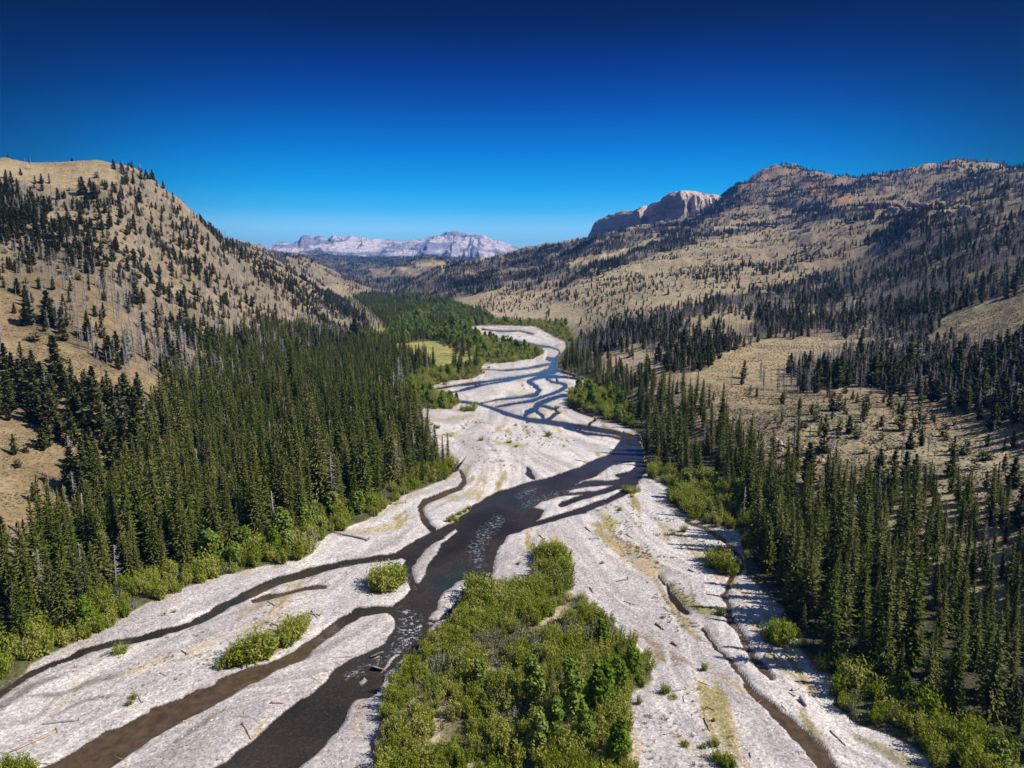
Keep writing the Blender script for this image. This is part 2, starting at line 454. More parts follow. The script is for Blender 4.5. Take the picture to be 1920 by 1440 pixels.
GRAVEL = [(-1300, 1960), (-700, 1620), (-400, 1475), (-120, 1340), (-30, 1300), (20, 1284), (60, 1245), (130, 1212), (180, 1188), (250, 1150), (330, 1112), (400, 1085), (480, 1066), (560, 1052), (588, 1038), (600, 1012), (640, 995), (690, 975), (715, 960), (740, 938),
 (800, 914), (845, 896), (862, 880), (835, 862), (815, 850), (800, 830), (790, 800), (775, 780), (765, 771), (800, 766), (845, 768), (862, 758), (845, 745), (815, 735), (806, 726), (830, 718), (890, 709), (908, 700), (900, 688),
 (905, 682), (940, 681), (1000, 673), (1020, 664), (1022, 657), (1000, 653), (960, 645), (915, 635), (885, 626), (878, 614), (900, 611), (975, 611), (1005, 612), (1040, 632), (1060, 640), (1062, 655), (1046, 668), (1046, 692), (1075, 702), (1100, 712), (1100, 728), (1076, 735), (1064, 748), (1066, 760),
 (1090, 772), (1115, 782), (1150, 792), (1180, 803), (1200, 812), (1208, 850), (1212, 880), (1225, 900), (1262, 916), (1250, 930), (1262, 945), (1290, 968), (1340, 985), (1380, 996), (1394, 1010), (1396, 1040), (1400, 1080), (1440, 1112), (1470, 1145),
 (1462, 1160), (1440, 1180), (1452, 1205), (1500, 1215), (1520, 1245), (1560, 1268), (1580, 1290), (1560, 1325), (1600, 1350), (1650, 1370), (1700, 1392), (1745, 1425), (1790, 1470), (2100, 1690), (2800, 2300), (-1300, 2300)]
THICKET = [(1225, 1620), (1190, 1760), (1060, 1860), (860, 1840), (730, 1700), (700, 1560), (712, 1470), (705, 1390), (722, 1325), (740, 1285), (775, 1240), (805, 1198), (850, 1160), (872, 1138), (888, 1120), (905, 1112), (940, 1112), (990, 1095), (1010, 1050), (1015, 1040), (1050, 1045), (1062, 1070), (1075, 1115), (1110, 1150), (1150, 1180),
 (1190, 1215), (1222, 1250), (1220, 1280), (1180, 1315), (1172, 1345), (1185, 1390), (1195, 1470)]
MEADOW = [[(815, 640), (850, 652), (905, 668), (900, 684), (850, 688), (815, 690), (760, 668), (700, 645), (760, 645)], [(690, 610), (735, 628), (720, 634), (700, 640), (672, 628)]]

def bed(px, py):
    """signed distance in photo pixels to the water's edge (negative in the water)"""
    d = np.full(px.shape, 1e3)
    for p in WATER_POLY: d = np.minimum(d, sdf_poly(px, py, p, 30))
    for p in ISLANDS: d = np.maximum(d, -sdf_poly(px, py, p, 30) * 1.0)
    for p in WATER_LINES:
        k = .66 if p[0][1] < 850 and p[-1][1] < 850 else .62 if p[0][0] > 1200 and p[0][1] > 950 else 1
        d = np.minimum(d, sdf_line(px, py, [(a, b, max(2.2, w * k)) for a, b, w in p], 24))
    return d
WATER_Z = -0.30

def ground(X, Y, paint=False):
    z, m = hills(X, Y)
    px, py = project(X, Y, np.zeros_like(X))
    fl = np.nonzero((m < 1) & (Y > 44) & (Y < 1500) & (px > -1400) & (px < 3200))[0]
    # ragged edges: the lookup is shaken by noise fixed to the ground
    X1, Y1 = X[fl], Y[fl]
    s = 1331.0 / np.maximum(Y1, 60)
    wx = (fbm(X1 / 5, Y1 / 5, 61, 4) * .9) * s; wy = (fbm(X1 / 5, Y1 / 5, 71, 4) * .8) * s * np.clip(90 / Y1, .1, 1)
    qx, qy = px[fl] + np.clip(wx, -9, 9), py[fl] + np.clip(wy, -7, 7)
    d = bed(qx, qy)
    d = d + np.where(d < 40, 1.7 * fbm(X1 / (3 + Y1 / 45), Y1 / (3 + Y1 / 22), 77, 3), 0)
    dg = sdf_poly(qx, qy, GRAVEL, 260)
    dt = sdf_poly(qx, qy, THICKET, 80)
    zf = 0.10 * fbm(X1 / 9, Y1 / 14, 81, 4) + 0.05
    bars = 0.28 * fbm(X1 / 28, Y1 / 60, 83, 3) + .12                    # long low bars
    zg = zf + bars * sstep(2, 26, d)
    k = np.clip(Y1 / 130, 1, 5)
    bankw = 5.0
    shelf = 0.10 * fbm(X1 / 3.0, Y1 / 6.0, 85, 3)
    zw = np.where(d > 0, zg * sstep(-1, 6, d) + (WATER_Z + .03) * (1 - sstep(-1, 6, d)) + 0.0, WATER_Z - np.clip(-d / 14, 0, 1) * .6 - .03 + shelf * .5)
    blend = sstep(8, 0, np.where(d > 900, 900, d))
    z2 = np.where(d < 8, zw, zg)
    veg = sstep(-3, 12, dg)
    z2 = z2 + veg * 0.55                                                # the wooded banks stand a step higher
    z2 = z2 + sstep(4, -10, dt) * 0.5
    z = z.copy()
    z[fl] = z[fl] + z2 * (1 - m[fl])
    if not paint:
        return z
    full = lambda v, a=1e3: (lambda q: (q.__setitem__(fl, v), q)[1])(np.full(X.shape, a))
    return z, m, px, full(d), full(dg), full(dt), full(qx), full(qy)

# rows of the fan: even steps in the photograph near by, even ratios far off
pys = np.concatenate([np.arange(2000, 1500, -4.0), np.arange(1500, 604, -1.55)])
rows = [floor_at(960, p)[1] for p in pys]
rows = np.array(list(np.linspace(-40, rows[0] - 2, 22)) + rows + list(np.geomspace(rows[-1] * 1.004, 14000, 330)))
cols = np.concatenate([np.linspace(-1.5, -.86, 60, endpoint=False), np.linspace(-.86, .86, 1080), np.linspace(.86, 1.5, 60)[1:]])
GX = (cols[None, :] * (rows[:, None] + A)); GY = np.repeat(rows[:, None], len(cols), 1)
shp = GX.shape
gx, gy = GX.ravel(), GY.ravel()
gz, gm, gpx, gd, gdg, gdt, gqx, gqy = ground(gx, gy, True)
ppx, ppy = project(gx, gy, gz)

# ---- colours of the ground itself
def lerp(c, col, f):
    f = np.clip(f, 0, 1)[:, None]
    return c * (1 - f) + np.asarray(col) * f
slopeX = np.gradient(gz.reshape(shp), axis=1) / np.gradient(GX, axis=1)
slopeY = np.gradient(gz.reshape(shp), axis=0) / np.gradient(GY, axis=0)
steep = np.hypot(slopeX, slopeY).ravel()
n1 = fbm(gx / 70, gy / 70, 101, 4); n2 = fbm(gx / 18, gy / 18, 111, 4); n3 = fbm(gx / 220, gy / 300, 121, 3)
TAN = (.34, .245, .155); TAN2 = (.43, .345, .235); SAGE = (.24, .22, .145); PINK = (.42, .27, .185); ROCK = (.30, .23, .18); DUFF = (.10, .085, .06)
c = np.tile(np.array(TAN), (len(gx), 1))
c = lerp(c, TAN2, .5 + n1)
c = lerp(c, SAGE, sstep(0, .5, n2 * .6 + n3 + .12) * .65)
c = lerp(c, PINK, sstep(.1, .5, n3 - n2 * .2) * .6)
c = lerp(c, (.22, .15, .085), (gx < -120) * (.72 + .3 * n2) * np.maximum(sstep(640, 330, gy), .35 * sstep(2200, 900, gy)))  # browner soil, with vignette darkening put into the left hillside colour
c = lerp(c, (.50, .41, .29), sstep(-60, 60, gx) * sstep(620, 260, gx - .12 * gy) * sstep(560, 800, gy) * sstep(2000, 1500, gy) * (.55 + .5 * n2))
c = lerp(c, (.19, .14, .095), sstep(100, 420, gx) * sstep(2600, 500, gy) * (.68 + .3 * n2))  # browner right slopes, their vignette shading put into the colour as well
c = lerp(c, ROCK, sstep(.55, .95, steep + .12 * n2) * .9)
# where trees stand thick the soil is dark with needles (same patches as the tree planting)
# ------------------------------------------------------------------ where things grow: patches outlined as they lie in the photograph
# (name, outline of the ground patch, evergreen spacing in metres, dead share, low-juniper share, tree height, phrase)
ZONES = [
 ('far_hills', [(380, 440), (560, 478), (700, 478), (900, 478), (900, 500), (850, 512), (740, 562), (700, 566), (640, 560), (520, 500)], 10, .4, .0, 10, 'the wooded hills far up the valley'),
 ('far_bald', [(690, 505), (760, 500), (800, 506), (790, 520), (700, 522)], 26, .3, .2, 8, 'the wooded hills far up the valley'),
 ('far_bald', [(770, 488), (830, 490), (845, 502), (790, 508)], 24, .3, .2, 8, 'the wooded hills far up the valley'),
 ('far_bald', [(600, 540), (640, 536), (668, 562), (640, 562)], 60, .3, .2, 8, 'the wooded hills far up the valley'),
 ('left_slope', [(-300, 250), (60, 300), (240, 318), (430, 455), (520, 508), (700, 588), (735, 625), (640, 640), (450, 690), (330, 760), (200, 900), (100, 970), (-300, 1200)], 8.6, .3, .42, 8, 'the tan hillside left of the valley'),
 ('left_top', [(-300, 250), (60, 295), (230, 315), (215, 345), (120, 352), (60, 345), (-300, 330)], 46, .3, .3, 7, 'the grassy top of the left hill'),
 ('left_ridge', [(215, 316), (250, 318), (300, 350), (360, 402), (430, 455), (530, 507), (700, 586), (700, 610), (520, 545), (420, 495), (340, 430), (265, 360), (220, 350)], 8, .25, .05, 8, 'the skyline ridge of the left hill'),
 ('left_band_high', [(-300, 310), (20, 335), (60, 370), (130, 430), (180, 480), (250, 525), (290, 580), (250, 590), (190, 545), (110, 500), (40, 470), (-300, 460)], 7.0, .25, .02, 9, 'the dark upper belt of the left hillside'),
 ('left_band_low', [(-300, 520), (20, 540), (60, 590), (130, 600), (190, 640), (260, 700), (240, 700), (170, 662), (100, 630), (40, 615), (-300, 600)], 7.0, .25, .02, 9, 'the lower tree belt of the left hillside'),
 ('left_bare', [(-50, 612), (60, 618), (130, 650), (200, 690), (260, 705), (300, 715), (335, 738), (320, 755), (240, 745), (170, 720), (90, 690), (-50, 660)], 44, .3, .4, 8, 'the bare sagebrush slope on the left'),
 ('left_bare', [(0, 545), (60, 600), (20, 620), (-60, 620), (-60, 545)], 44, .3, .4, 8, 'the bare sagebrush slope on the left'),
 ('left_gully', [(230, 640), (330, 640), (420, 630), (560, 630), (640, 640), (735, 625), (740, 650), (640, 660), (450, 720), (350, 780), (330, 740), (280, 690), (240, 680)], 6.2, .38, .0, 11, 'the mixed living and dead wood at the foot of the left hill'),
 ('left_mid', [(330, 560), (420, 600), (520, 620), (640, 635), (560, 640), (430, 640), (330, 640), (260, 600)], 8.0, .35, .1, 8, 'the mixed living and dead wood at the foot of the left hill'),
 ('left_low', [(-300, 660), (0, 665), (90, 700), (170, 730), (250, 760), (300, 790), (250, 880), (200, 930), (140, 960), (90, 940), (60, 860), (-300, 800)], 9.5, .22, .08, 13, 'the steep lower corner of the left slope'),
 ('left_low_thin', [(-300, 790), (60, 790), (110, 870), (130, 960), (60, 1030), (-20, 1110), (-300, 1300)], 15, .3, .15, 10, 'the steep lower corner of the left slope'),
 ('far_floor', [(655, 545), (690, 555), (760, 560), (830, 572), (900, 590), (930, 605), (880, 614), (900, 640), (880, 670), (700, 655), (640, 640), (735, 625), (712, 600), (680, 572)], 12.0, .2, .0, 15, 'the far woods of the valley floor'),
 # right side
 ('right_open', [(850, 590), (980, 520), (1250, 430), (2400, 380), (2400, 640), (1500, 640), (1250, 620), (1100, 640), (1050, 606)], 12.5, .12, .5, 6.5, 'the open tan slope right of the valley'),
 ('right_ridge', [(740, 562), (800, 528), (880, 496), (985, 468), (1100, 450), (1240, 415), (1340, 378), (1450, 370), (1640, 395), (1640, 412), (1450, 432), (1330, 450), (1230, 480), (1110, 520), (1030, 545), (930, 545), (850, 560), (790, 572)], 7.6, .45, .0, 9.5, 'the long wooded ridge under the cliff'),
 ('right_ridge_gap', [(1050, 495), (1180, 465), (1230, 445), (1240, 452), (1180, 475), (1080, 505)], 45, .2, .3, 8, 'the long wooded ridge under the cliff'),
 ('right_ridge_gap', [(1300, 432), (1400, 412), (1500, 398), (1500, 406), (1400, 424)], 45, .2, .3, 8, 'the long wooded ridge under the cliff'),
 ('right_high', [(1330, 380), (1400, 330), (1480, 310), (1560, 330), (1650, 335), (1760, 310), (1850, 312), (2400, 330), (2400, 395), (1850, 392), (1640, 396), (1500, 385)], 8.5, .4, .0, 8.5, 'the rocky heights on the right skyline'),
 ('right_high_wood', [(1560, 372), (1700, 350), (1800, 360), (2400, 360), (2400, 384), (1700, 388), (1560, 388)], 11, .4, .0, 8.5, 'the rocky heights on the right skyline'),
 ('right_crest', [(1380, 345), (1410, 325), (1470, 308), (1560, 322), (1650, 328), (1790, 300), (2400, 325), (2400, 335), (1800, 318), (1650, 342), (1560, 335), (1470, 326)], 10, .4, .0, 9, 'the rocky heights on the right skyline'),
 ('right_flank', [(1660, 395), (1850, 398), (2400, 380), (2400, 560), (1920, 545), (1760, 600), (1640, 600), (1560, 560), (1600, 480)], 8.5, .3, .12, 8.5, 'the shaded flank on the right'),
 ('right_belt', [(1080, 640), (1130, 612), (1200, 598), (1290, 590), (1350, 560), (1440, 545), (1530, 520), (1640, 500), (1760, 505), (1920, 470), (2400, 450), (2400, 560), (1920, 520), (1780, 595), (1740, 635), (1640, 650), (1560, 640), (1450, 645), (1330, 690), (1260, 700), (1180, 700), (1200, 660), (1130, 665), (1060, 690)], 7.4, .38, .0, 9, 'the mixed belt across the middle of the right hillside'),
 ('right_clumps', [(1000, 560), (1060, 545), (1100, 565), (1060, 590), (1010, 585)], 13, .05, .3, 7, 'the open tan slope right of the valley'),
 ('right_clumps', [(1290, 515), (1400, 490), (1500, 470), (1640, 450), (1640, 480), (1500, 505), (1400, 525), (1320, 535)], 12, .2, .1, 8, 'the open tan slope right of the valley'),
 ('right_belt_open', [(1290, 600), (1370, 585), (1420, 590), (1400, 625), (1320, 640), (1290, 630)], 12, .2, .1, 9, 'the mixed belt across the middle of the right hillside'),
 ('right_bald', [(1325, 690), (1400, 645), (1560, 632), (1640, 640), (1600, 662), (1480, 690), (1380, 712), (1340, 716)], 60, .2, .5, 6, 'the pale bare slope on the right'),
 ('right_sage', [(1760, 605), (1920, 545), (2400, 540), (2400, 640), (1920, 640), (1800, 640)], 42, .2, .6, 6, 'the sagebrush slope at the right edge'),
 ('right_wood', [(1480, 700), (1560, 672), (1640, 660), (1760, 640), (1920, 640), (2400, 620), (2400, 840), (1920, 805), (1800, 770), (1700, 745), (1600, 735), (1500, 738)], 7.0, .4, .0, 10, 'the dense wood behind the right bench'),
 ('right_wood_thin', [(1340, 715), (1480, 700), (1520, 740), (1440, 760), (1350, 745), (1260, 745), (1250, 715)], 11, .4, .08, 10, 'the row of trees behind the right bench'),
 ('right_knoll', [(1060, 690), (1110, 665), (1200, 650), (1250, 700), (1220, 735), (1130, 720), (1080, 712)], 13, .2, .3, 9, 'the small tan knoll by the river'),
 ('right_bench', [(1230, 745), (1340, 735), (1520, 740), (1700, 745), (1920, 805), (2400, 840), (2400, 960), (1920, 960), (1760, 900), (1600, 860), (1450, 830), (1330, 830), (1250, 800)], 10.5, .2, .6, 5.6, 'the open bench right of the river'),
 ('right_scarp', [(1380, 850), (1450, 830), (1600, 862), (1760, 900), (1920, 960), (2400, 1000), (2400, 1040), (1920, 1010), (1700, 950), (1560, 915), (1450, 905)], 11, .25, .25, 11, 'the rocky edge of the right bench'),
]
# woods of tall spruce on the flat floor
SPRUCE = [
 ([(-900, 1690), (-700, 1590), (-400, 1445), (-200, 1350), (0, 1262), (60, 1215), (180, 1152), (330, 1080), (480, 1040), (575, 1020), (592, 985), (640, 970), (690, 950), (735, 918), (800, 893), (850, 872), (828, 852), (800, 830), (790, 800), (765, 778), (742, 770), (735, 742), (770, 712),
   (820, 690), (760, 672), (700, 650), (640, 640), (560, 650), (450, 705), (340, 790), (230, 930), (140, 980), (40, 1090), (-200, 1180), (-900, 1400)], 4.1, .05, 'left bank'),
 ([(700, 640), (760, 668), (815, 690), (800, 700), (740, 690)], 6, .05, 'left bank'),
 ([(835, 670), (905, 668), (910, 690), (850, 700)], 7, .0, 'meadow edge'),
 ([(1048, 700), (1062, 665), (1120, 690), (1170, 715), (1260, 760), (1330, 800), (1400, 860), (1450, 905), (1560, 935), (1700, 965), (1920, 1030), (2500, 1130), (2500, 1600), (1960, 1470), (1900, 1400), (1860, 1390), (1700, 1325), (1590, 1262), (1515, 1222),
   (1480, 1160), (1440, 1105), (1412, 1050), (1400, 1000), (1370, 930), (1330, 905), (1230, 885), (1210, 850), (1195, 808), (1170, 770), (1110, 735), (1080, 712)], 4.1, .07, 'right bank'),
]
WILLOW = [  # outline, spacing, height, phrase
 (THICKET, 1.7, 3.3, 'the green thicket between the river arms'),
 ([(-420, 1480), (-200, 1380), (-60, 1315), (20, 1284), (60, 1245), (130, 1212), (180, 1188), (250, 1150), (330, 1112), (400, 1085), (480, 1066), (575, 1050), (596, 1020), (600, 985), (560, 1010), (480, 1030), (380, 1055), (280, 1100), (160, 1160), (60, 1205), (-60, 1260), (-420, 1425)], 2.6, 4.0, 'the leafy fringe of the left bank'),
 ([(600, 1005), (660, 985), (720, 955), (745, 930), (800, 905), (850, 885), (820, 870), (740, 900), (680, 930), (620, 960)], 2.8, 3.5, 'the leafy fringe of the left bank'),
 ([(752, 768), (735, 745), (770, 715), (806, 728), (848, 748), (862, 757), (846, 766), (800, 766)], 3.4, 3.6, 'the far willow patch by the left bank'),
 ([(770, 712), (800, 695), (860, 690), (905, 682), (908, 700), (885, 710), (830, 718), (806, 726)], 4.2, 3.6, 'the far willow patch by the left bank'),
 ([(900, 680), (880, 660), (890, 640), (920, 636), (960, 646), (1005, 654), (1020, 658), (1018, 666), (1000, 673), (950, 681)], 4.6, 4.0, 'the far willow flat'),
 ([(1066, 748), (1076, 735), (1100, 728), (1104, 716), (1130, 728), (1170, 770), (1195, 812), (1150, 790), (1115, 781), (1090, 772), (1068, 762)], 3.2, 5.0, 'the leafy bend of the right bank'),
 ([(1212, 885), (1225, 900), (1262, 916), (1248, 930), (1262, 945), (1290, 968), (1340, 985), (1385, 1000), (1410, 990), (1380, 935), (1330, 905), (1240, 880)], 2.5, 3.6, 'the sunny willow patch under the right wood'),
 ([(1386, 1010), (1394, 1000), (1430, 1010), (1440, 1060), (1400, 1060)], 3.0, 3.2, 'the shaded fringe of the right wood'),
 ([(1445, 1195), (1470, 1175), (1500, 1200), (1520, 1215), (1502, 1240), (1460, 1215)], 2.8, 3.0, 'the shaded fringe of the right wood'),
 ([(1520, 1245), (1580, 1250), (1660, 1265), (1800, 1340), (1960, 1450), (2200, 1640), (2060, 1660), (1800, 1470), (1760, 1445), (1740, 1425), (1640, 1365), (1580, 1330), (1560, 1300)], 2.6, 3.6, 'the shaded fringe of the right wood'),
 ([(930, 606), (1000, 604), (1060, 612), (1070, 640), (1045, 632), (1005, 612), (975, 610)], 6, 4.5, 'the far willow flat'),
 ([(700, 560), (760, 568), (850, 590), (930, 606), (880, 613), (880, 640), (880, 665), (830, 650), (800, 620), (720, 600)], 9, 6.5, 'the far willow flat'),
]
def in_any(px, py, lst):
    r = np.zeros(px.shape, bool)
    for p in lst: r |= inpoly(px, py, p)
    return r
def zone_of(px, py, X, Y):
    """index of the patch a ground point lies in (-1: none), outlines roughened"""
    s = np.clip(26 * 300 / np.maximum(Y, 200), 5, 26)
    qx = px + s * fbm(X / (8 + Y * .03), Y / (8 + Y * .06), 201, 4); qy = py + s * .6 * fbm(X / (8 + Y * .03), Y / (8 + Y * .06), 211, 4)
    z = np.full(px.shape, -1)
    for i, zz in enumerate(ZONES):
        z[inpoly(qx, qy, zz[1])] = i
    return z

vis = (ppx > -350) & (ppx < 2300) & (gy > 60)
vi = np.nonzero(vis)[0]
zi = np.full(len(gx), -1)
zi[vi] = zone_of(ppx[vi], ppy[vi], gx[vi], gy[vi])
sp = np.array([z[2] for z in ZONES] + [60.0])[zi]
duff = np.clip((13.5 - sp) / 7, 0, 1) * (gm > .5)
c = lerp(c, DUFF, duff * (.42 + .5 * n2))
kn = inpoly(ppx, ppy, [(1060, 700), (1110, 655), (1200, 640), (1260, 690), (1240, 745), (1130, 730)]) | inpoly(ppx, ppy, [(850, 595), (940, 535), (1040, 520), (1090, 560), (1060, 606), (950, 600)])
c = lerp(c, (.52, .38, .29), kn * sstep(-.35, .25, n2) * .75)
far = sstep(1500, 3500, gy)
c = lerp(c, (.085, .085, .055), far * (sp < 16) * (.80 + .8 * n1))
# orange-red band of rock high on the right, pale rock on the high slopes
hi = sstep(1300, 1700, gy) * (gx > 300)
c = lerp(c, (.42, .30, .21), hi * sstep(.5, .9, steep + .3 * n1) * .8)
ob = inpoly(ppx, ppy, [(1500, 338), (1625, 342), (1615, 372), (1570, 385), (1500, 365)]) & (gy > 1500)
c = lerp(c, (.42, .19, .09), ob * sstep(-.3, .3, n2 + n1) * .8)
gr = sstep(.15, .5, n3 + n2 * .3) * inpoly(ppx, ppy, [(-60, 295), (230, 315), (200, 350), (-60, 350)])
c = lerp(c, (.24, .22, .10), gr * .7)
# the floor
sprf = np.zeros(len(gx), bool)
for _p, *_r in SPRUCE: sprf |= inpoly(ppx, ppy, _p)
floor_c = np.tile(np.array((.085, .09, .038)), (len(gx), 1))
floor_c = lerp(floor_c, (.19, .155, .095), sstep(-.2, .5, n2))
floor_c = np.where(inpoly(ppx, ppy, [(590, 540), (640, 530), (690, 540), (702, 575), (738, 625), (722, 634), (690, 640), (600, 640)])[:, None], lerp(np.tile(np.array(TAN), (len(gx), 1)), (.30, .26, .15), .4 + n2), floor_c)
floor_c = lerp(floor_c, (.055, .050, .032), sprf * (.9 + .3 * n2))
tb = sstep(.05, .45, fbm(gx / 7, gy / 9, 131, 3) + .15)
floor_c = np.where((gdt < 2)[:, None], lerp(floor_c, (.42, .35, .25), tb * .9), floor_c)
for mp in MEADOW:
    floor_c = np.where(inpoly(gqx, gqy, mp)[:, None], lerp(np.tile(np.array((.42, .34, .10)), (len(gx), 1)), (.27, .27, .10), .5 + n2), floor_c)
GRV = (.56, .53, .51)
grv = np.tile(np.array(GRV), (len(gx), 1))
st1 = fbm(gx / 7 + .4 * gy / 30, gy / 34, 141, 4); st2 = fbm(gx / 2.2, gy / 11, 151, 4); st3 = fbm(gx / 16, gy / 50, 161, 3)
grv = lerp(grv, (.68, .62, .545), sstep(.05, .5, st1) * .7)
grv = lerp(grv, (.37, .34, .325), sstep(260, 95, gy) * sstep(-.6, .4, st3 - .4 * st1) * .75)               # nearest gravel darker: vignetting put into its colour
grv = lerp(grv, (.40, .36, .345), sstep(.12, .6, -st3 + .3 * st2) * .55)    # darker cobble
gb = fbm(np.clip(gdg, -260, 0) / 11 + 1.5 * st1, (gx + gy) / 70, 171, 4); gb2 = fbm(np.clip(gdg, -260, 0) / 4.5 + st3, (gx + gy) / 45, 181, 3)
grv = lerp(grv, (.36, .33, .335), sstep(.02, .35, gb) * .60)               # bands laid down beside the banks
grv = lerp(grv, (.66, .61, .56), sstep(.10, .4, -gb) * .6)
grv = lerp(grv, (.30, .26, .225), sstep(.16, .42, gb2) * .5)
grv = lerp(grv, (.46, .36, .20), sstep(.28, .5, st1 * .6 + st2 * .55 + .1 * st3) * .75)   # dry silt with weed
grv = lerp(grv, (.25, .22, .07), sstep(.40, .62, st1 * .5 + st2 * .8) * .7)
dmp = np.full(len(gx), 1e3)
for ln in DAMP:
    dmp = np.minimum(dmp, sdf_line(gqx, gqy, ln, 20))
grv = lerp(grv, (.17, .145, .13), sstep(3, -4, dmp) * .75)
MOSS = [([(1225, 1085, 4), (1255, 1128, 12), (1285, 1170, 16), (1312, 1196, 8)], (.26, .21, .08)), ([(1262, 1100, 4), (1285, 1128, 14), (1318, 1145, 16), (1350, 1150, 6)], (.22, .215, .06)),
        ([(1140, 1010, 5), (1180, 1040, 20), (1215, 1075, 22)], (.40, .30, .15)), ([(1180, 1020, 6), (1220, 1055, 14), (1240, 1085, 10)], (.42, .33, .18)), ([(1128, 960, 10), (1145, 985, 22), (1150, 1000, 8)], (.36, .30, .11)),
        ([(1262, 935, 6), (1290, 962, 9), (1330, 990, 4)], (.33, .28, .14)), ([(1240, 985, 8), (1252, 1010, 14)], (.36, .31, .13)), ([(1230, 1230, 12), (1262, 1245, 16)], (.22, .17, .07)), ([(1195, 1195, 6), (1240, 1222, 10), (1300, 1250, 4)], (.28, .18, .13)),
        ([(520, 1240, 6), (470, 1205, 8), (560, 1160, 10), (600, 1150, 6)], (.44, .37, .22)), ([(230, 1265, 8), (330, 1230, 14), (450, 1190, 12), (540, 1150, 8)], (.47, .39, .27)), ([(460, 1190, 5), (500, 1170, 10), (530, 1168, 8)], (.25, .21, .10)),
        ([(440, 1165, 4), (500, 1130, 8), (530, 1120, 6)], (.30, .25, .13)), ([(1590, 1375, 5), (1660, 1410, 18), (1720, 1440, 20)], (.20, .17, .06)), ([(1430, 1195, 8), (1420, 1170, 12), (1440, 1155, 8)], (.33, .27, .13)), ([(1440, 1230, 10), (1500, 1280, 14)], (.28, .22, .12)),
        ([(1345, 1270, 5), (1400, 1300, 8)], (.36, .27, .12)), ([(1262, 1380, 10), (1285, 1400, 16), (1330, 1425, 14)], (.42, .35, .26)), ([(850, 975, 10), (875, 955, 12)], (.25, .24, .07)), ([(840, 935, 8), (900, 925, 10)], (.40, .33, .17)), ([(640, 1005, 6), (700, 995, 10), (760, 985, 8)], (.42, .34, .18)),
        ([(700, 1110, 8), (735, 1090, 14)], (.36, .30, .16)), ([(1000, 760, 3), (1060, 790, 4)], (.45, .36, .22)), ([(930, 830, 6), (985, 835, 6)], (.33, .29, .12)), ([(950, 735, 3), (1000, 737, 4)], (.42, .38, .16)),
        ([(800, 790, 4), (850, 785, 5), (900, 778, 3)], (.35, .31, .14)), ([(820, 820, 5), (860, 815, 4)], (.42, .36, .20)), ([(1190, 1440, 20), (1200, 1400, 14), (1182, 1370, 8)], (.42, .33, .23))]
for ln, cc in MOSS:
    f = sstep(6, -5, sdf_line(gqx + 5 * st2, gqy, ln, 30)) * sstep(-.5, .25, st2 + .25)
    grv = lerp(grv, cc, f * .85)
edge = sstep(9, 1, np.abs(gd - 1.5))
grv = lerp(grv, (.22, .19, .165), sstep(2.8, .2, gd) * .85)                 # wet rim
grv = lerp(grv, (.055, .044, .034), sstep(.6, -1.2, gd))                     # bed under the water: dark cobbles and weed
grv = lerp(grv, (.40, .31, .22), sstep(-14, 0, gdg) * sstep(-.3, .3, st2) * .8)   # cut bank along the trees
is_g = sstep(2, -2, np.minimum(gdg, sdf_poly(gqx, gqy, [(676, 566), (690, 562), (706, 565), (704, 572), (690, 574), (678, 572)], 20)))
isl = sstep(3, -5, gdt)
fc = grv * is_g[:, None] + floor_c * (1 - is_g[:, None])
fc = fc * (1 - isl[:, None]) + floor_c * isl[:, None]
fc = np.where((gd < 0)[:, None], grv, fc)
fm = (gm[:, None])
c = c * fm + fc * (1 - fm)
gravelness = is_g * (1 - isl) * (1 - gm) * (gd > 0)

g = N('ground_earth', .92)
P = g.pos()
ca = g.attr('tone').outputs['Color']
gv = g.attr('stones').outputs['Fac']
peb = g.voro(3.4, P); peb2 = g.voro(1.7, P); pn = g.noise(.9, 4, .7, P)
pv = g.ramp(g.math('MULTIPLY_ADD', peb, .82, g.math('MULTIPLY', peb2, .18)), [(0, (.30, .29, .30)), (.3, (.78, .77, .77)), (.6, (1.06, 1.04, 1.03)), (.95, (1.55, 1.52, 1.50))])
pn2 = g.noise(.12, 5, .65, P)
gcol = g.mix(1, ca, pv, 'MULTIPLY')
gcol = g.mix(1, gcol, g.ramp(pn, [(.32, (.86, .85, .86)), (.5, (1, 1, 1)), (.7, (1.08, 1.07, 1.06))]), 'MULTIPLY')
gcol = g.mix(1, gcol, g.ramp(pn2, [(.3, (.84, .83, .84)), (.7, (1.1, 1.09, 1.06))]), 'MULTIPLY')
sg = g.noise(.85, 3, .75, P); sg2 = g.noise(.16, 4, .6, P); sg3 = g.noise(3.5, 2, .6, P)
scol = g.mix(1, ca, g.ramp(sg, [(.36, (.50, .55, .44)), (.47, (.90, .92, .82)), (.6, (1.08, 1.05, 1.0)), (.8, (1.3, 1.25, 1.2))]), 'MULTIPLY')
scol = g.mix(1, scol, g.ramp(sg2, [(.3, (.76, .78, .74)), (.7, (1.2, 1.17, 1.12))]), 'MULTIPLY')
scol = g.mix(1, scol, g.ramp(sg3, [(.3, (.8, .8, .8)), (.7, (1.18, 1.18, 1.18))]), 'MULTIPLY')
g.l(g.mix(gv, scol, gcol), g.b.inputs['Base Color'])
hs_ = g.math('MULTIPLY', sg, g.math('MULTIPLY_ADD', gv, -.92, 1.0))
hb_ = g.math('MULTIPLY', g.math('MULTIPLY', sg2, g.math('SUBTRACT', 1.0, gv)), 6.0)
hp_ = g.math('ADD', g.math('MULTIPLY', peb2, .09), g.math('MULTIPLY', peb, .08))
hh = g.math('ADD', g.math('ADD', hs_, hb_), hp_)
g.bump(hh, .7, .45)
me = mesh_np('ground', np.stack([gx, gy, gz], 1), grid_faces(*shp)[:, ::-1] if False else grid_faces(*shp), g.m, True, {'tone': c, 'stones': gravelness})
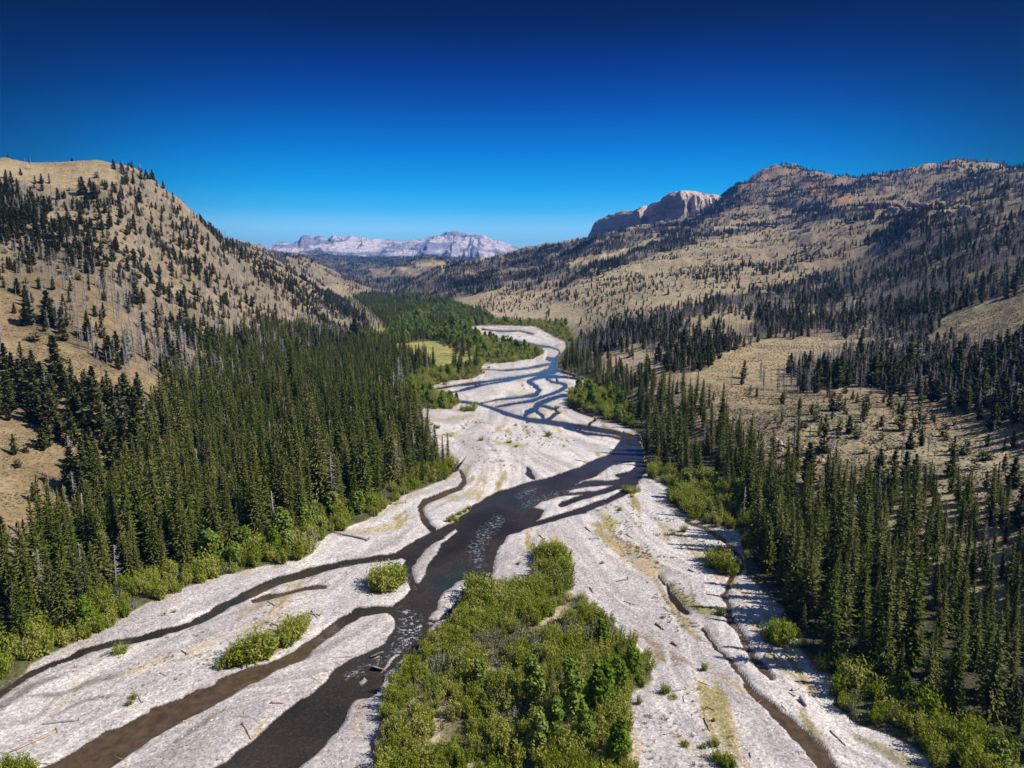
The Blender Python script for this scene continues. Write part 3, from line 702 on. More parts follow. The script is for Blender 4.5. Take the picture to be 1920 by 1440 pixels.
ground_o = tag(link('ground', me), 'tan and sage valley sides around a pale gravel river bed', 'ground', kind='structure')

# height lookup for planting
def height(X, Y):
    return ground(np.asarray(X, float), np.asarray(Y, float))

# ---- water: one sheet just under the gravel, seen where the bed is cut below it
w = N('river_water', .06)
WP = w.pos()
w.b.inputs['IOR'].default_value = 1.33
w.b.inputs['Specular IOR Level'].default_value = .38
wr = w.noise(.9, 4, .6, WP); wr2 = w.noise(3.2, 3, .65, WP)
w.b.inputs['Roughness'].default_value = .10
ln = w.noise(.045, 3, .5, WP)
stn = w.voro(6.5, WP)
wc = w.ramp(ln, [(.35, (.024, .019, .015)), (.55, (.046, .036, .028)), (.68, (.020, .036, .038))])
wc = w.mix(1, wc, w.ramp(stn, [(0, (.6, .6, .6)), (.7, (1, 1, 1)), (.95, (1.5, 1.4, 1.2)), (.985, (2.4, 2.2, 1.8))]), 'MULTIPLY')
foam = w.attr('foam').outputs['Fac']
fn = w.noise(1.6, 5, .75, WP)
ff = w.math('MULTIPLY', foam, w.ramp(fn, [(.53, (0, 0, 0)), (.66, (1, 1, 1))]))
wc = w.mix(w.attr('silt').outputs['Fac'], wc, w.mix(1, (.085, .055, .032), w.ramp(w.noise(.6, 4, .6, WP), [(.3, (.6, .6, .6)), (.7, (1.3, 1.3, 1.3))]), 'MULTIPLY'))
w.l(w.mix(ff, wc, (.62, .68, .72)), w.b.inputs['Base Color'])
w.b.inputs['Alpha'].default_value = 1.0
w.bump(w.math('ADD', wr, w.math('MULTIPLY', wr2, .5)), .30, .12)
# sheet follows the floor strip
wrows = np.array([y for y in rows if 40 < y < 1000][::3])
lw = np.interp(wrows, *zip(*L_FOOT)) ; rw = np.interp(wrows, *zip(*R_FOOT))
tt = np.linspace(0, 1, 160)
WX = lw[:, None] + (rw - lw)[:, None] * tt; WY = np.repeat(wrows[:, None], len(tt), 1)
wx_, wy_ = WX.ravel(), WY.ravel()
wpx, wpy = project(wx_, wy_, np.full(len(wx_), WATER_Z))
FOAM = [([(760, 1150, 20), (770, 1172, 40), (765, 1195, 34), (745, 1215, 20)], 1.0), ([(740, 1225, 6), (690, 1250, 10), (650, 1270, 8)], .8), ([(900, 1060, 8), (890, 1030, 20), (905, 1005, 22), (935, 975, 16)], .75),
        ([(975, 930, 6), (1000, 920, 8)], .7), ([(985, 945, 14), (1040, 930, 12), (1100, 915, 8)], .45), ([(750, 1060, 10), (775, 1100, 12)], .35), ([(700, 1058, 6), (640, 1063, 5)], .5), ([(1368, 1150, 10), (1395, 1205, 10), (1408, 1222, 8)], .6), ([(600, 1205, 6), (640, 1170, 6)], .4)]
fa = np.full(len(wx_), .03)
for lnn, a_ in FOAM:
    fa = np.maximum(fa, a_ * sstep(8, -6, sdf_line(wpx, wpy, lnn, 40)))
silt = np.zeros(len(wx_))
for li in (1, 2, 3, -7, -6, -4, -5):
    silt = np.maximum(silt, sstep(22, 6, sdf_line(wpx, wpy, WATER_LINES[li] if li != 1 else WATER_LINES[1][:-1], 40)))
silt = silt * sstep(12, 40, sdf_poly(wpx, wpy, WATER_POLY[0], 80))
me = mesh_np('river', np.stack([wx_, wy_, np.full(len(wx_), WATER_Z)], 1), grid_faces(*WX.shape), w.m, True, {'foam': fa, 'silt': silt})
tag(link('river', me), 'dark shallow braided river water running between gravel bars', 'water', kind='structure')
# ------------------------------------------------------------------ the far mountains and the cliff, as ground of their own
def mat_rock(name, stops, band, warm):
    r = N(name, .95)
    P = r.pos()
    v = r.attr('tone').outputs['Color']
    sc = r.n('ShaderNodeMapping'); sc.inputs['Scale'].default_value = (1, 1, 5); r.l(P, sc.inputs[0])
    a = r.noise(band, 5, .7, sc.outputs[0]); b = r.noise(band * 4, 4, .7, P)
    col = r.mix(1, v, r.ramp(a, [(.32, (.62, .62, .66)), (.5, (1, 1, 1)), (.68, (1.35, 1.3, 1.25))]), 'MULTIPLY')
    col = r.mix(1, col, r.ramp(b, [(.35, (.75, .75, .78)), (.65, (1.2, 1.2, 1.18))]), 'MULTIPLY')
    r.l(col, r.b.inputs['Base Color'])
    r.bump(r.math('ADD', a, r.math('MULTIPLY', b, .4)), .9, .35 / band)
    return r.m
def range_mesh(name, crest, base, Yb, Yc, frac, nu, nv, seed, cut=.78, drop=.10, amp=1.0, back=1.35, lit=(.62, .56, .52), dark=(.34, .33, .36), wood=(.085, .09, .07), woodline=.35, rib=55.0):
    """crest and base: skyline and foot as (px, py); Yb..Yc the distances; a cliff band just under the crest, scree and ribs below it"""
    cx, cy = zip(*crest); bx, by = zip(*base)
    px = np.linspace(cx[0], cx[-1], nu)
    s = np.concatenate([np.linspace(0, 1, nv), np.linspace(1, 1.6, nv // 4)[1:]])
    PX, S = np.meshgrid(px, s)
    cpy = np.interp(px, cx, cy); bpy_ = np.interp(px, bx, by)
    fine = (vnoise(px / 3.1, px * 0, seed) - .5) * 2.0 + (vnoise(px / 1.1, px * 0 + 9, seed) - .5) * 1.0
    cpy = cpy + fine * frac
    kx = (PX - 960) / FPX / CP
    Y = Yb + (Yc - Yb) * S
    X = kx * Y
    # profile from foot (0) to crest (1)
    cliff = sstep(cut, cut + drop, S + .05 * fbm(X / rib / 2, Y / 900, seed + 3, 3))
    prof = (1 - amp * .42) * np.clip(S / cut, 0, 1) ** 1.25 + amp * .42 * cliff
    prof = np.where(S > 1, 1 - (S - 1) * 1.4, prof)
    zb = H + np.array([ray(p, q)[1] for p, q in zip(px, bpy_)])[None, :] * Yb
    zc = H + np.array([ray(p, q)[1] for p, q in zip(px, cpy)])[None, :] * Yc
    Z = zb + (zc - zb) * prof
    rel = np.abs(zc - zb)
    win = np.sin(np.clip(S, 0, 1) * math.pi) ** .7
    rg = ridged(X / rib / 3 + .3 * fbm(X / 400, Y / 400, seed, 2), Y / (rib * 14), seed + 5, 4) - .6
    Z = Z + rg * rel * .55 * win + fbm(X / 140, Y / 140, seed + 8, 4) * rel * .07 * win
    Yd = Y - (ridged(X / rib, Z / (rib * 5), seed + 15, 3) - .6) * rib * 1.2 * win
    V = np.stack([kx * Y, Yd, Z], -1).reshape(-1, 3)
    nr, nc = PX.shape
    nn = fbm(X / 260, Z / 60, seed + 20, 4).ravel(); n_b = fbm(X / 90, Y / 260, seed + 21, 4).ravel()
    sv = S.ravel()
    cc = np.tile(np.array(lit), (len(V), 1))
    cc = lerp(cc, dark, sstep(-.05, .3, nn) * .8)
    cc = lerp(cc, (.74, .72, .69), sstep(.88, .95, sv) * sstep(.1, .3, fbm(X / 500, Y / 9000, seed + 30, 2)).ravel() * .8)
    cc = lerp(cc, wood, sstep(woodline + .16, woodline - .14, sv + .30 * n_b) * .95)
    me = mesh_np(name, V, grid_faces(nr, nc), mat_rock(name + '_rock', None, 1 / 90., 0), True, {'tone': cc})
    return link(name, me)
CREST = [(470, 478), (515, 466), (530, 458), (545, 454), (560, 459), (572, 455), (578, 445), (584, 442), (594, 442), (600, 447), (612, 445), (622, 449), (635, 446), (650, 449), (665, 447), (688, 445), (700, 449), (715, 452), (740, 452), (770, 453),
         (790, 450), (808, 446), (820, 444), (845, 441), (870, 439), (893, 440), (908, 445), (925, 450), (940, 456), (960, 459), (975, 466), (1000, 474), (1040, 484)]
CREST = [(a, b) for a, b in CREST]
BASE = [(470, 492), (700, 494), (850, 506), (1040, 506)]
mt = range_mesh('mountain', CREST, BASE, 7400, 9800, .5, 560, 130, 301, cut=.66, drop=.26, amp=.62, lit=(.60, .53, .52), dark=(.18, .185, .24), woodline=.30, rib=90)  # pale and bluish tones: sun and shade put into the rock colour
tag(mt, 'pale banded cliff mountains closing the far end of the valley', 'mountain', kind='structure')
bt = range_mesh('far_hill', [(330, 470), (400, 455), (430, 449), (447, 446), (460, 447), (480, 453), (505, 460), (530, 468), (560, 480)], [(330, 490), (560, 492)], 5600, 6600, .3, 120, 50, 321, cut=.9, drop=.2, amp=.2,
                lit=(.34, .27, .21), dark=(.14, .13, .10), wood=(.10, .10, .07), woodline=.2, rib=60)
tag(bt, 'low brown hill between the left ridge and the far mountains', 'hill', kind='structure')
# the cliff over the right hand ridge: two steps of pale rock with shaded faces towards the valley
C1 = [(1102, 449), (1106, 437), (1112, 420), (1117, 412), (1128, 406), (1142, 400), (1155, 397), (1170, 396), (1186, 393), (1198, 388), (1204, 384), (1216, 379), (1228, 374), (1236, 367), (1248, 362), (1262, 358), (1280, 357), (1300, 360), (1315, 364), (1330, 367), (1350, 376), (1380, 390), (1420, 400)]
C1B = [(1102, 452), (1130, 446), (1165, 442), (1200, 436), (1250, 426), (1300, 416), (1420, 405)]
def cliff_mesh():
    nu, nv = 460, 130
    cx, cy = zip(*C1); bx, by = zip(*C1B)
    px = np.linspace(1102, 1420, nu); s = np.linspace(0, 1.5, nv)
    PX, S = np.meshgrid(px, s)
    cpy = np.interp(px, cx, cy) + (vnoise(px / 9, px * 0, 401) - .5) * 5.0 + (vnoise(px / 1.7, px * 0, 402) - .5) * 1.4
    bpy_ = np.interp(px, bx, by)
    kx = (PX - 960) / FPX / CP
    # each headland juts out towards the valley: its face turns to the left, away from the sun
    saw = np.where(px < 1184, (1184 - px) / 82, np.where(px < 1262, (1262 - px) / 70, .0))
    jut = np.interp(px, [1102, 1128, 1160, 1192, 1204, 1225, 1250, 1266, 1290, 1420], [3750, 3560, 3330, 3080, 3250, 3020, 2760, 2620, 2640, 2900])
    Yc = jut[None, :]
    Y = Yc - 330 + 330 * S + 0 * PX
    X = kx * Y
    cl = sstep(.62, .80, S + .10 * fbm(X / 50, S * 3, 403, 3))
    prof = .34 * np.clip(S / .62, 0, 1) + .38 * cl + .28 * np.clip((S - .70) / .30, 0, 1) ** .8
    prof = np.where(S > 1, 1 - (S - 1) * .9, prof)
    zb = H + np.array([ray(p, q + 14)[1] for p, q in zip(px, bpy_)])[None, :] * (Yc - 330)
    zc = H + np.array([ray(p, q)[1] for p, q in zip(px, cpy)])[None, :] * Yc
    Z = zb + (zc - zb) * prof
    win = np.sin(np.clip(S, 0, 1) * math.pi) ** .6
    but = ridged(X / 26, Z / 240, 411, 3) - .55
    Y = Y - but * 105 * win - fbm(X / 14, Z / 20, 415, 3) * 7 * win
    Z = Z + fbm(X / 22, Y / 22, 413, 3) * 6 * win
    X = X - (ridged(Y / 70, Z / 300, 431, 4) - .55) * 75 * win - np.abs(fbm(Y / 22, Z / 60, 433, 3)) * 16 * win
    V = np.stack([X, Y, Z], -1).reshape(-1, 3)
    sv = S.ravel(); n_b = fbm(X / 34, Y / 60, 421, 4).ravel(); nh = fbm(X / 90, Z / 9, 423, 3).ravel()
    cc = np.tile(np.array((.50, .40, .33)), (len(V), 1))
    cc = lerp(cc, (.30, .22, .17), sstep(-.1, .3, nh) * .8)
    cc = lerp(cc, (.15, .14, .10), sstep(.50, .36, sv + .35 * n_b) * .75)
    cc = lerp(cc, (.58, .47, .40), sstep(.74, .80, sv) * .7)  # paler upper rim: sunlight put into the cliff colour
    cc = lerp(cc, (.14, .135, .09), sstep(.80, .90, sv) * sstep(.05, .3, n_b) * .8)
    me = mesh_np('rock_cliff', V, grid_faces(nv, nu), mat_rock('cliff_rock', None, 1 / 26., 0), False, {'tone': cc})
    return link('rock_cliff', me)
tag(cliff_mesh(), 'pale sandstone cliff with shaded faces above the right hand ridge', 'cliff', kind='structure')
# the rocks of the right hand knob and scarps are set with the boulders below
# ------------------------------------------------------------------ plants: builders
def foliage_mat(name, a, b, cc=None, tr=.22, rough=.75):
    f = N(name, rough)
    f.b.inputs['Specular IOR Level'].default_value = .12
    t = f.attr('tint').outputs['Fac']
    oi = f.n('ShaderNodeObjectInfo').outputs['Random']
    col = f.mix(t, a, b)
    if cc:
        col = f.mix(f.maprange(t, .86, 1.0, 0, 1), col, cc)
    hs = f.n('ShaderNodeHueSaturation')
    f.l(col, hs.inputs['Color'])
    f.l(f.maprange(oi, 0, 1, .475, .515), hs.inputs['Hue'])
    f.l(f.maprange(oi, 0, 1, 1.25, .78), hs.inputs['Value'])
    f.l(f.maprange(oi, 0, 1, .85, 1.1), hs.inputs['Saturation'])
    f.l(hs.outputs[0], f.b.inputs['Base Color'])
    tl = f.n('ShaderNodeBsdfTranslucent'); f.l(hs.outputs[0], tl.inputs[0])
    mx = f.n('ShaderNodeMixShader'); mx.inputs[0].default_value = tr
    f.l(f.b.outputs[0], mx.inputs[1]); f.l(tl.outputs[0], mx.inputs[2]); f.l(mx.outputs[0], f.out.inputs[0])
    return f.m
def plain_mat(name, a, b, scale=3.0, rough=.9):
    f = N(name, rough)
    tc = f.n('ShaderNodeTexCoord').outputs['Object']
    mp = f.n('ShaderNodeMapping'); mp.inputs['Scale'].default_value = (1, 1, .25); f.l(tc, mp.inputs[0])
    f.l(f.ramp(f.noise(scale, 4, .7, mp.outputs[0]), [(.3, a), (.7, b)]), f.b.inputs['Base Color'])
    return f.m
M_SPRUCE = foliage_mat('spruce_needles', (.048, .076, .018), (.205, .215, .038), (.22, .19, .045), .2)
M_PINE = foliage_mat('pine_needles', (.040, .058, .018), (.140, .148, .036), None, .12)
M_JUNI = foliage_mat('juniper_needles', (.036, .052, .018), (.085, .095, .030), None, .12)
M_WILLOW = foliage_mat('willow_leaves', (.16, .215, .018), (.41, .44, .055), (.44, .37, .09), .42)
M_SAGEW = foliage_mat('silver_willow_leaves', (.15, .18, .09), (.30, .33, .18), None, .25)
M_ASPEN = foliage_mat('aspen_leaves', (.10, .18, .018), (.27, .34, .045), None, .30)
M_GRASS = foliage_mat('dry_grass_blades', (.22, .19, .07), (.42, .36, .16), None, .2)
M_SAGE = foliage_mat('sagebrush_leaves', (.17, .16, .095), (.30, .27, .17), None, .1)
M_BARK = plain_mat('conifer_bark', (.10, .075, .055), (.20, .16, .125))
M_PALEBARK = plain_mat('pale_bark', (.30, .27, .22), (.46, .42, .36))
M_SNAG = plain_mat('weathered_grey_wood', (.20, .185, .19), (.38, .355, .365))
M_DRIFT = plain_mat('driftwood', (.26, .19, .13), (.50, .42, .34), 2.0)
M_REDWOOD = plain_mat('rusty_driftwood', (.22, .11, .06), (.42, .25, .15), 2.0)

class MB:
    """quads and triangles collected as arrays, built as one mesh"""
    def __init__(s): s.v = []; s.f = []; s.t = []; s.n = 0
    def quads(s, C, U, W, tint):
        """quads centred on C spanned by half vectors U, W (k,3)"""
        k = len(C)
        V = np.stack([C - U - W, C + U - W, C + U + W, C - U + W], 1).reshape(-1, 3)
        s.v.append(V); s.f.append(s.n + np.arange(4 * k).reshape(k, 4)); s.t.append(np.repeat(tint, 4)); s.n += 4 * k
    def taper(s, C, U, W, tint, k2=.25):
        """like quads but narrow at the far (+W) end"""
        k = len(C)
        V = np.stack([C - U - W, C + U - W, C + U * k2 + W, C - U * k2 + W], 1).reshape(-1, 3)
        s.v.append(V); s.f.append(s.n + np.arange(4 * k).reshape(k, 4)); s.t.append(np.repeat(tint, 4)); s.n += 4 * k
    def tube(s, pts, rad, sides=6, tint=.5):
        pts = [np.array(p, float) for p in pts]
        rings = []
        for i, (p, r) in enumerate(zip(pts, rad)):
            d = pts[min(i + 1, len(pts) - 1)] - pts[max(i - 1, 0)]
            d /= np.linalg.norm(d) + 1e-9
            a = np.cross(d, (0, 0, 1) if abs(d[2]) < .9 else (1, 0, 0)); a /= np.linalg.norm(a); b = np.cross(d, a)
            an = np.arange(sides) / sides * 2 * math.pi
            rings.append(p + r * (np.cos(an)[:, None] * a + np.sin(an)[:, None] * b))
        V = np.concatenate(rings + [pts[0][None], pts[-1][None]])
        F = []
        for i in range(len(pts) - 1):
            for j in range(sides):
                F.append((i * sides + j, i * sides + (j + 1) % sides, (i + 1) * sides + (j + 1) % sides, (i + 1) * sides + j))
        nb = len(V)
        for j in range(sides):
            F.append((nb - 2, (j + 1) % sides, j, nb - 2)); F.append((nb - 1, (len(pts) - 1) * sides + j, (len(pts) - 1) * sides + (j + 1) % sides, nb - 1))
        s.v.append(V); s.f.append(s.n + np.array(F)); s.t.append(np.full(len(V), tint)); s.n += len(V)
    def mesh(s, name, mat, smooth=False):
        V = np.concatenate(s.v); F = np.concatenate(s.f)
        me = bpy.data.meshes.new(name)
        tri = F[:, 0] == F[:, 3]
        faces = [tuple(int(x) for x in (f[:3] if t else f)) for f, t in zip(F, tri)]
        me.from_pydata(V.tolist(), [], faces)
        me.materials.append(mat)
        at = me.attributes.new('tint', 'FLOAT', 'POINT'); at.data.foreach_set('value', np.concatenate(s.t).astype(np.float32))
        if smooth:
            me.polygons.foreach_set('use_smooth', np.ones(len(me.polygons), bool))
        me.update()
        return me
def unit(v): return v / (np.linalg.norm(v, axis=-1, keepdims=True) + 1e-9)
def spruce_parts(h, rad, levels, nb, seed, low=.04, ragged=.42, thin=0.0, mat=None, cones=True, up=False, shape=.75):
    r = np.random.default_rng(seed)
    m = MB()
    C, U, W, T = [], [], [], []
    for li in range(levels):
        f = low + (1 - low) * (li + r.random() * .8) / levels
        z = f * h
        R0 = rad * ((1 - f) ** shape) * min(1.0, .62 + 2.2 * (f - low)) * (1 + ragged * (r.random() - .5)) + .10
        k = max(3, int(nb * (.45 + .55 * R0 / rad)))
        a0 = r.random() * 6.28
        for j in range(k):
            if r.random() < thin: continue
            a = a0 + j / k * 6.283 + r.normal() * .25
            L = R0 * (1 + ragged * r.normal() * .6)
            droop = (-.30 + r.normal() * .12 + .5 * f) if not up else .35 + .2 * r.normal()
            d = np.array([math.cos(a), math.sin(a), droop]); d /= np.linalg.norm(d)
            side = np.array([-math.sin(a), math.cos(a), 0])
            n = 5 if L > rad * .6 else 3 if L > rad * .3 else 2
            for q in range(n):
                t = (q + .55) / n
                w = (.32 + .34 * (1 - t)) * (.5 + .5 * R0 / rad) * min(rad, 2.3) * .28
                ln = L / n * .66
                roll = r.normal() * .6
                sv = side * math.cos(roll) + np.array([0, 0, 1]) * math.sin(roll)
                C.append(d * L * t + np.array([0, 0, z + r.normal() * .08]) + r.normal(size=3) * .11)
                W.append(d * ln + np.array([0, 0, r.normal() * .06])); U.append(sv * w)
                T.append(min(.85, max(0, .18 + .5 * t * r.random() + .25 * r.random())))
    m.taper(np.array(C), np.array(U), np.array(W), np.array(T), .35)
    # the leader and its cones
    k = 7 if cones else 3
    C = np.stack([r.normal(size=k) * .06 * rad, r.normal(size=k) * .06 * rad, h * (1 - .10 * r.random(k))], 1)
    an = r.random(k) * 6.28
    m.taper(C, np.stack([np.cos(an), np.sin(an), 0 * an], 1) * .13 * rad * .8, np.tile([0, 0, h * .028], (k, 1)), np.full(k, 1.0 if cones else .5), .1)
    b = MB(); b.tube([(0, 0, -.6), (0, 0, h * .3), (0, 0, h * .93)], [h * .013, h * .010, .02], 6)
    return m.mesh('crown', mat or M_SPRUCE), b.mesh('trunk', M_BARK, True)
def snag_parts(h, seed, dens=70, rad=1.1, broken=False):
    r = np.random.default_rng(seed)
    m = MB()
    top = h * (.8 if broken else 1)
    lean = r.normal(size=2) * .02 * h
    m.tube([(0, 0, -.6), (lean[0] * .4, lean[1] * .4, h * .45), (lean[0], lean[1], top)], [h * .015, h * .010, h * (.007 if broken else .002)], 6)
    tr = m.mesh('trunk', M_SNAG, True)
    b = MB(); C, U, W = [], [], []
    for i in range(dens):
        f = .18 + .8 * r.random() ** .8
        z = f * top; a = r.random() * 6.28
        L = rad * (1.1 - f) ** .6 * (.4 + .9 * r.random())
        d = np.array([math.cos(a), math.sin(a), -.35 + .4 * r.normal()])
        C.append(np.array([lean[0] * f, lean[1] * f, z]) + d * L * .5); W.append(d * L * .5)
        U.append(np.array([-math.sin(a) * .5, math.cos(a) * .5, .8]) * h * .0062)
        for q in range(2):
            t = .35 + .6 * r.random(); e = d + r.normal(size=3) * .6
            C.append(np.array([lean[0] * f, lean[1] * f, z]) + d * L * t + e * L * .16); W.append(e * L * .16)
            U.append(np.array([-math.sin(a), math.cos(a), .6]) * h * .0026)
    b.taper(np.array(C), np.array(U), np.array(W), np.full(len(C), .5), .3)
    return b.mesh('dead_branches', M_SNAG), tr
def pine_parts(h, rad, seed, n=210, mat=None, round_=False):
    """small fir or limber pine: ragged, fuller than a spruce"""
    r = np.random.default_rng(seed)
    lobes = [(0, 0, .28, 1.0), (0, 0, .5, .85), (0, 0, .7, .58), (0, 0, .88, .3)] if not round_ else [(0, 0, .30, 1.0), (.25, .1, .45, .85), (-.2, .15, .6, .7), (.05, -.2, .8, .5)]
    C, U, W, T = [], [], [], []
    for i in range(n):
        f = r.random() ** 1.15
        if round_:
            R0 = rad * math.sqrt(max(.02, 1 - (2 * f - .85) ** 2 / 1.6)) * (.75 + .35 * r.random())
        else:
            R0 = rad * (1 - f) ** .8 * (.8 + .35 * r.random()) * min(1, .5 + 3 * f) + .08
        lum = 1 + .28 * math.sin(f * 21 + seed) + .15 * math.sin(f * 9 + seed * 2)
        a = r.random() * 6.28; q = math.sqrt(r.random() * .85 + .15) * R0 * lum
        z = h * (.05 + .93 * f)
        d = np.array([math.cos(a), math.sin(a), .25 + .3 * r.normal()])
        sd_ = np.array([-math.sin(a), math.cos(a), .4 * r.normal()])
        s_ = rad * (.20 + .10 * r.random()) * (.65 + .35 * (1 - f))
        C.append((math.cos(a) * q, math.sin(a) * q, z)); U.append(sd_ * s_ * .75); W.append(d * s_); T.append(r.random() * .85)
    m = MB(); m.taper(np.array(C), np.array(U), np.array(W), np.array(T), .45)
    b = MB(); b.tube([(0, 0, -.5), (0, 0, h * .4), (0, 0, h * .9)], [h * .022, h * .015, .02], 6)
    return m.mesh('crown', mat or M_PINE), b.mesh('trunk', M_BARK, True)
def broadleaf_parts(h, rad, seed, n=900, mat=None):
    r = np.random.default_rng(seed)
    lobes = []
    for i in range(11):
        f = .28 + .62 * i / 10; a = i * 2.4 + r.random(); q = rad * .55 * (1 - abs(2 * f - 1.05)) ** .6 if abs(2 * f - 1.05) < 1 else 0
        lobes.append((math.cos(a) * q, math.sin(a) * q, f * h, rad * (.34 + .22 * r.random()) * (1.15 - f * .45)))
    C, U, W, T = [], [], [], []
    for i in range(n):
        lx, ly, lz, lr = lobes[r.integers(len(lobes))]
        d = unit(r.normal(size=3)); q = lr * (.55 + .5 * r.random() ** .5)
        p = np.array([lx, ly, lz]) + d * q * np.array([1, 1, 1.25])
        nrm = unit(d + r.normal(size=3) * .8 + np.array([0, 0, .5])); t1 = unit(np.cross(nrm, r.normal(size=3))); t2 = np.cross(nrm, t1)
        s_ = rad * .085 * (.7 + .7 * r.random())
        C.append(p); U.append(t1 * s_); W.append(t2 * s_); T.append(r.random() * .85)
    m = MB(); m.taper(np.array(C), np.array(U), np.array(W), np.array(T), .6)
    b = MB(); b.tube([(0, 0, -.4), (.1, 0, h * .35), (0, .1, h * .8)], [h * .018, h * .012, .03], 6)
    for lx, ly, lz, lr in lobes[::2]:
        b.tube([(0, 0, max(lz - h * .25, .3)), (lx * .6, ly * .6, lz - .1 * h), (lx, ly, lz)], [h * .007, h * .005, .015], 4)
    return m.mesh('crown', mat or M_ASPEN), b.mesh('trunk', M_PALEBARK, True)
def willow_parts(h, rad, seed, stems=26, leaves=17, mat=None):
    """many upright leafy wands from one base"""
    r = np.random.default_rng(seed)
    C, U, W, T = [], [], [], []
    b = MB()
    for i in range(stems):
        a = r.random() * 6.28; q = math.sqrt(r.random()) * rad
        lean = np.array([math.cos(a), math.sin(a), 0]) * q * .55
        base = np.array([math.cos(a), math.sin(a), 0]) * q * .5
        hh = h * (1 - .38 * (q / rad) ** 2) * (.68 + .42 * r.random())
        tt_ = r.random() * .35
        if i % 2 == 0:
            b.tube([base * .5 + (0, 0, -.2), base + lean * .5 + (0, 0, hh * .5), base + lean + (0, 0, hh * .9)], [.05, .035, .01], 3)
        for j in range(leaves):
            f = .12 + .88 * (j + r.random()) / leaves
            p = base + lean * f + np.array([0, 0, hh * f]) + r.normal(size=3) * rad * .10
            e = r.random() * 6.28
            dirn = unit(np.array([math.cos(e) * .8, math.sin(e) * .8, .5 + .4 * r.random()]))
            sd_ = unit(np.cross(dirn, r.normal(size=3)))
            s_ = h * .060 * (1.15 - .5 * f) * (.7 + .6 * r.random())
            C.append(p); W.append(dirn * s_); U.append(sd_ * s_ * .5); T.append(min(1, tt_ + .5 * r.random() + .25 * f * (r.random() < .5)))
    m = MB(); m.taper(np.array(C), np.array(U), np.array(W), np.array(T), .2)
    return m.mesh('foliage', mat or M_WILLOW), b.mesh('stems', M_BARK)

PROTO = {}
def proto(kind, lst): PROTO[kind] = lst
proto('spruce', [spruce_parts(h, r_, lv, nb, sd_, low=lo) + (h,) for h, r_, lv, nb, sd_, lo in [(22, 2.9, 57, 10, 1, .04), (19, 2.3, 52, 10, 2, .05), (22, 3.3, 54, 11, 3, .03), (24, 2.6, 59, 10, 4, .08), (18, 2.8, 46, 10, 5, .03), (21, 2.3, 54, 9, 6, .03), (16, 2.6, 39, 10, 7, .02), (23, 3.1, 52, 10, 8, .1)]])
proto('pine', [pine_parts(9, r_, s_, n_) + (9,) for r_, s_, n_ in [(1.8, 11, 330), (2.15, 12, 360), (1.55, 13, 300), (2.3, 14, 360), (1.9, 15, 300)]])
proto('snag', [snag_parts(11, s_, d_, r_, br) + (11,) for s_, d_, r_, br in [(21, 110, 1.3, False), (22, 90, 1.05, False), (23, 130, 1.6, False), (24, 50, .9, True), (25, 100, 1.4, False)]])
proto('juniper', [pine_parts(3.2, r_, s_, 120, M_JUNI, True) + (3.2,) for r_, s_ in [(1.3, 31), (1.5, 32), (1.15, 33), (1.65, 34)]])
proto('willow', [willow_parts(3.6, r_, s_, st, 19) + (3.6,) for r_, s_, st in [(1.35, 41, 26), (1.6, 42, 30), (1.2, 43, 24), (1.5, 44, 28), (1.75, 46, 34)]])
proto('silver_willow', [willow_parts(2.2, r_, s_, 20, 11, M_SAGEW) + (2.2,) for r_, s_ in [(1.2, 51), (1.0, 52), (1.35, 53)]])
proto('aspen', [broadleaf_parts(9, r_, s_, 1300) + (9,) for r_, s_ in [(2.6, 61), (3.0, 62), (2.3, 63), (2.8, 64)]])
PART = {'spruce': ('crown', 'trunk'), 'pine': ('crown', 'trunk'), 'snag': ('dead_branches', 'trunk'), 'juniper': ('crown', 'trunk'), 'willow': ('foliage', 'stems'), 'silver_willow': ('foliage', 'stems'), 'aspen': ('crown', 'trunk')}
NAME = {'spruce': 'spruce_tree', 'pine': 'pine_tree', 'snag': 'dead_tree', 'juniper': 'juniper_bush', 'willow': 'willow_bush', 'silver_willow': 'silver_willow_bush', 'aspen': 'aspen_tree'}
CAT = {'spruce': 'spruce', 'pine': 'pine', 'snag': 'dead tree', 'juniper': 'juniper', 'willow': 'willow', 'silver_willow': 'silver willow', 'aspen': 'aspen'}
def put(kind, var, x, y, z, s, rz, label, group=None, tilt=(0, 0), sz=None):
    a, b, h = PROTO[kind][var % len(PROTO[kind])]
    root = bpy.data.objects.new(NAME[kind], None)
    root.empty_display_size = .5
    root.location = (x, y, z); root.rotation_euler = (tilt[0], tilt[1], rz); root.scale = (s, s, sz or s)
    COL.objects.link(root)
    tag(root, label, CAT[kind], group)
    for me, nm in ((a, PART[kind][0]), (b, PART[kind][1])):
        link(nm, me, root)
    return root
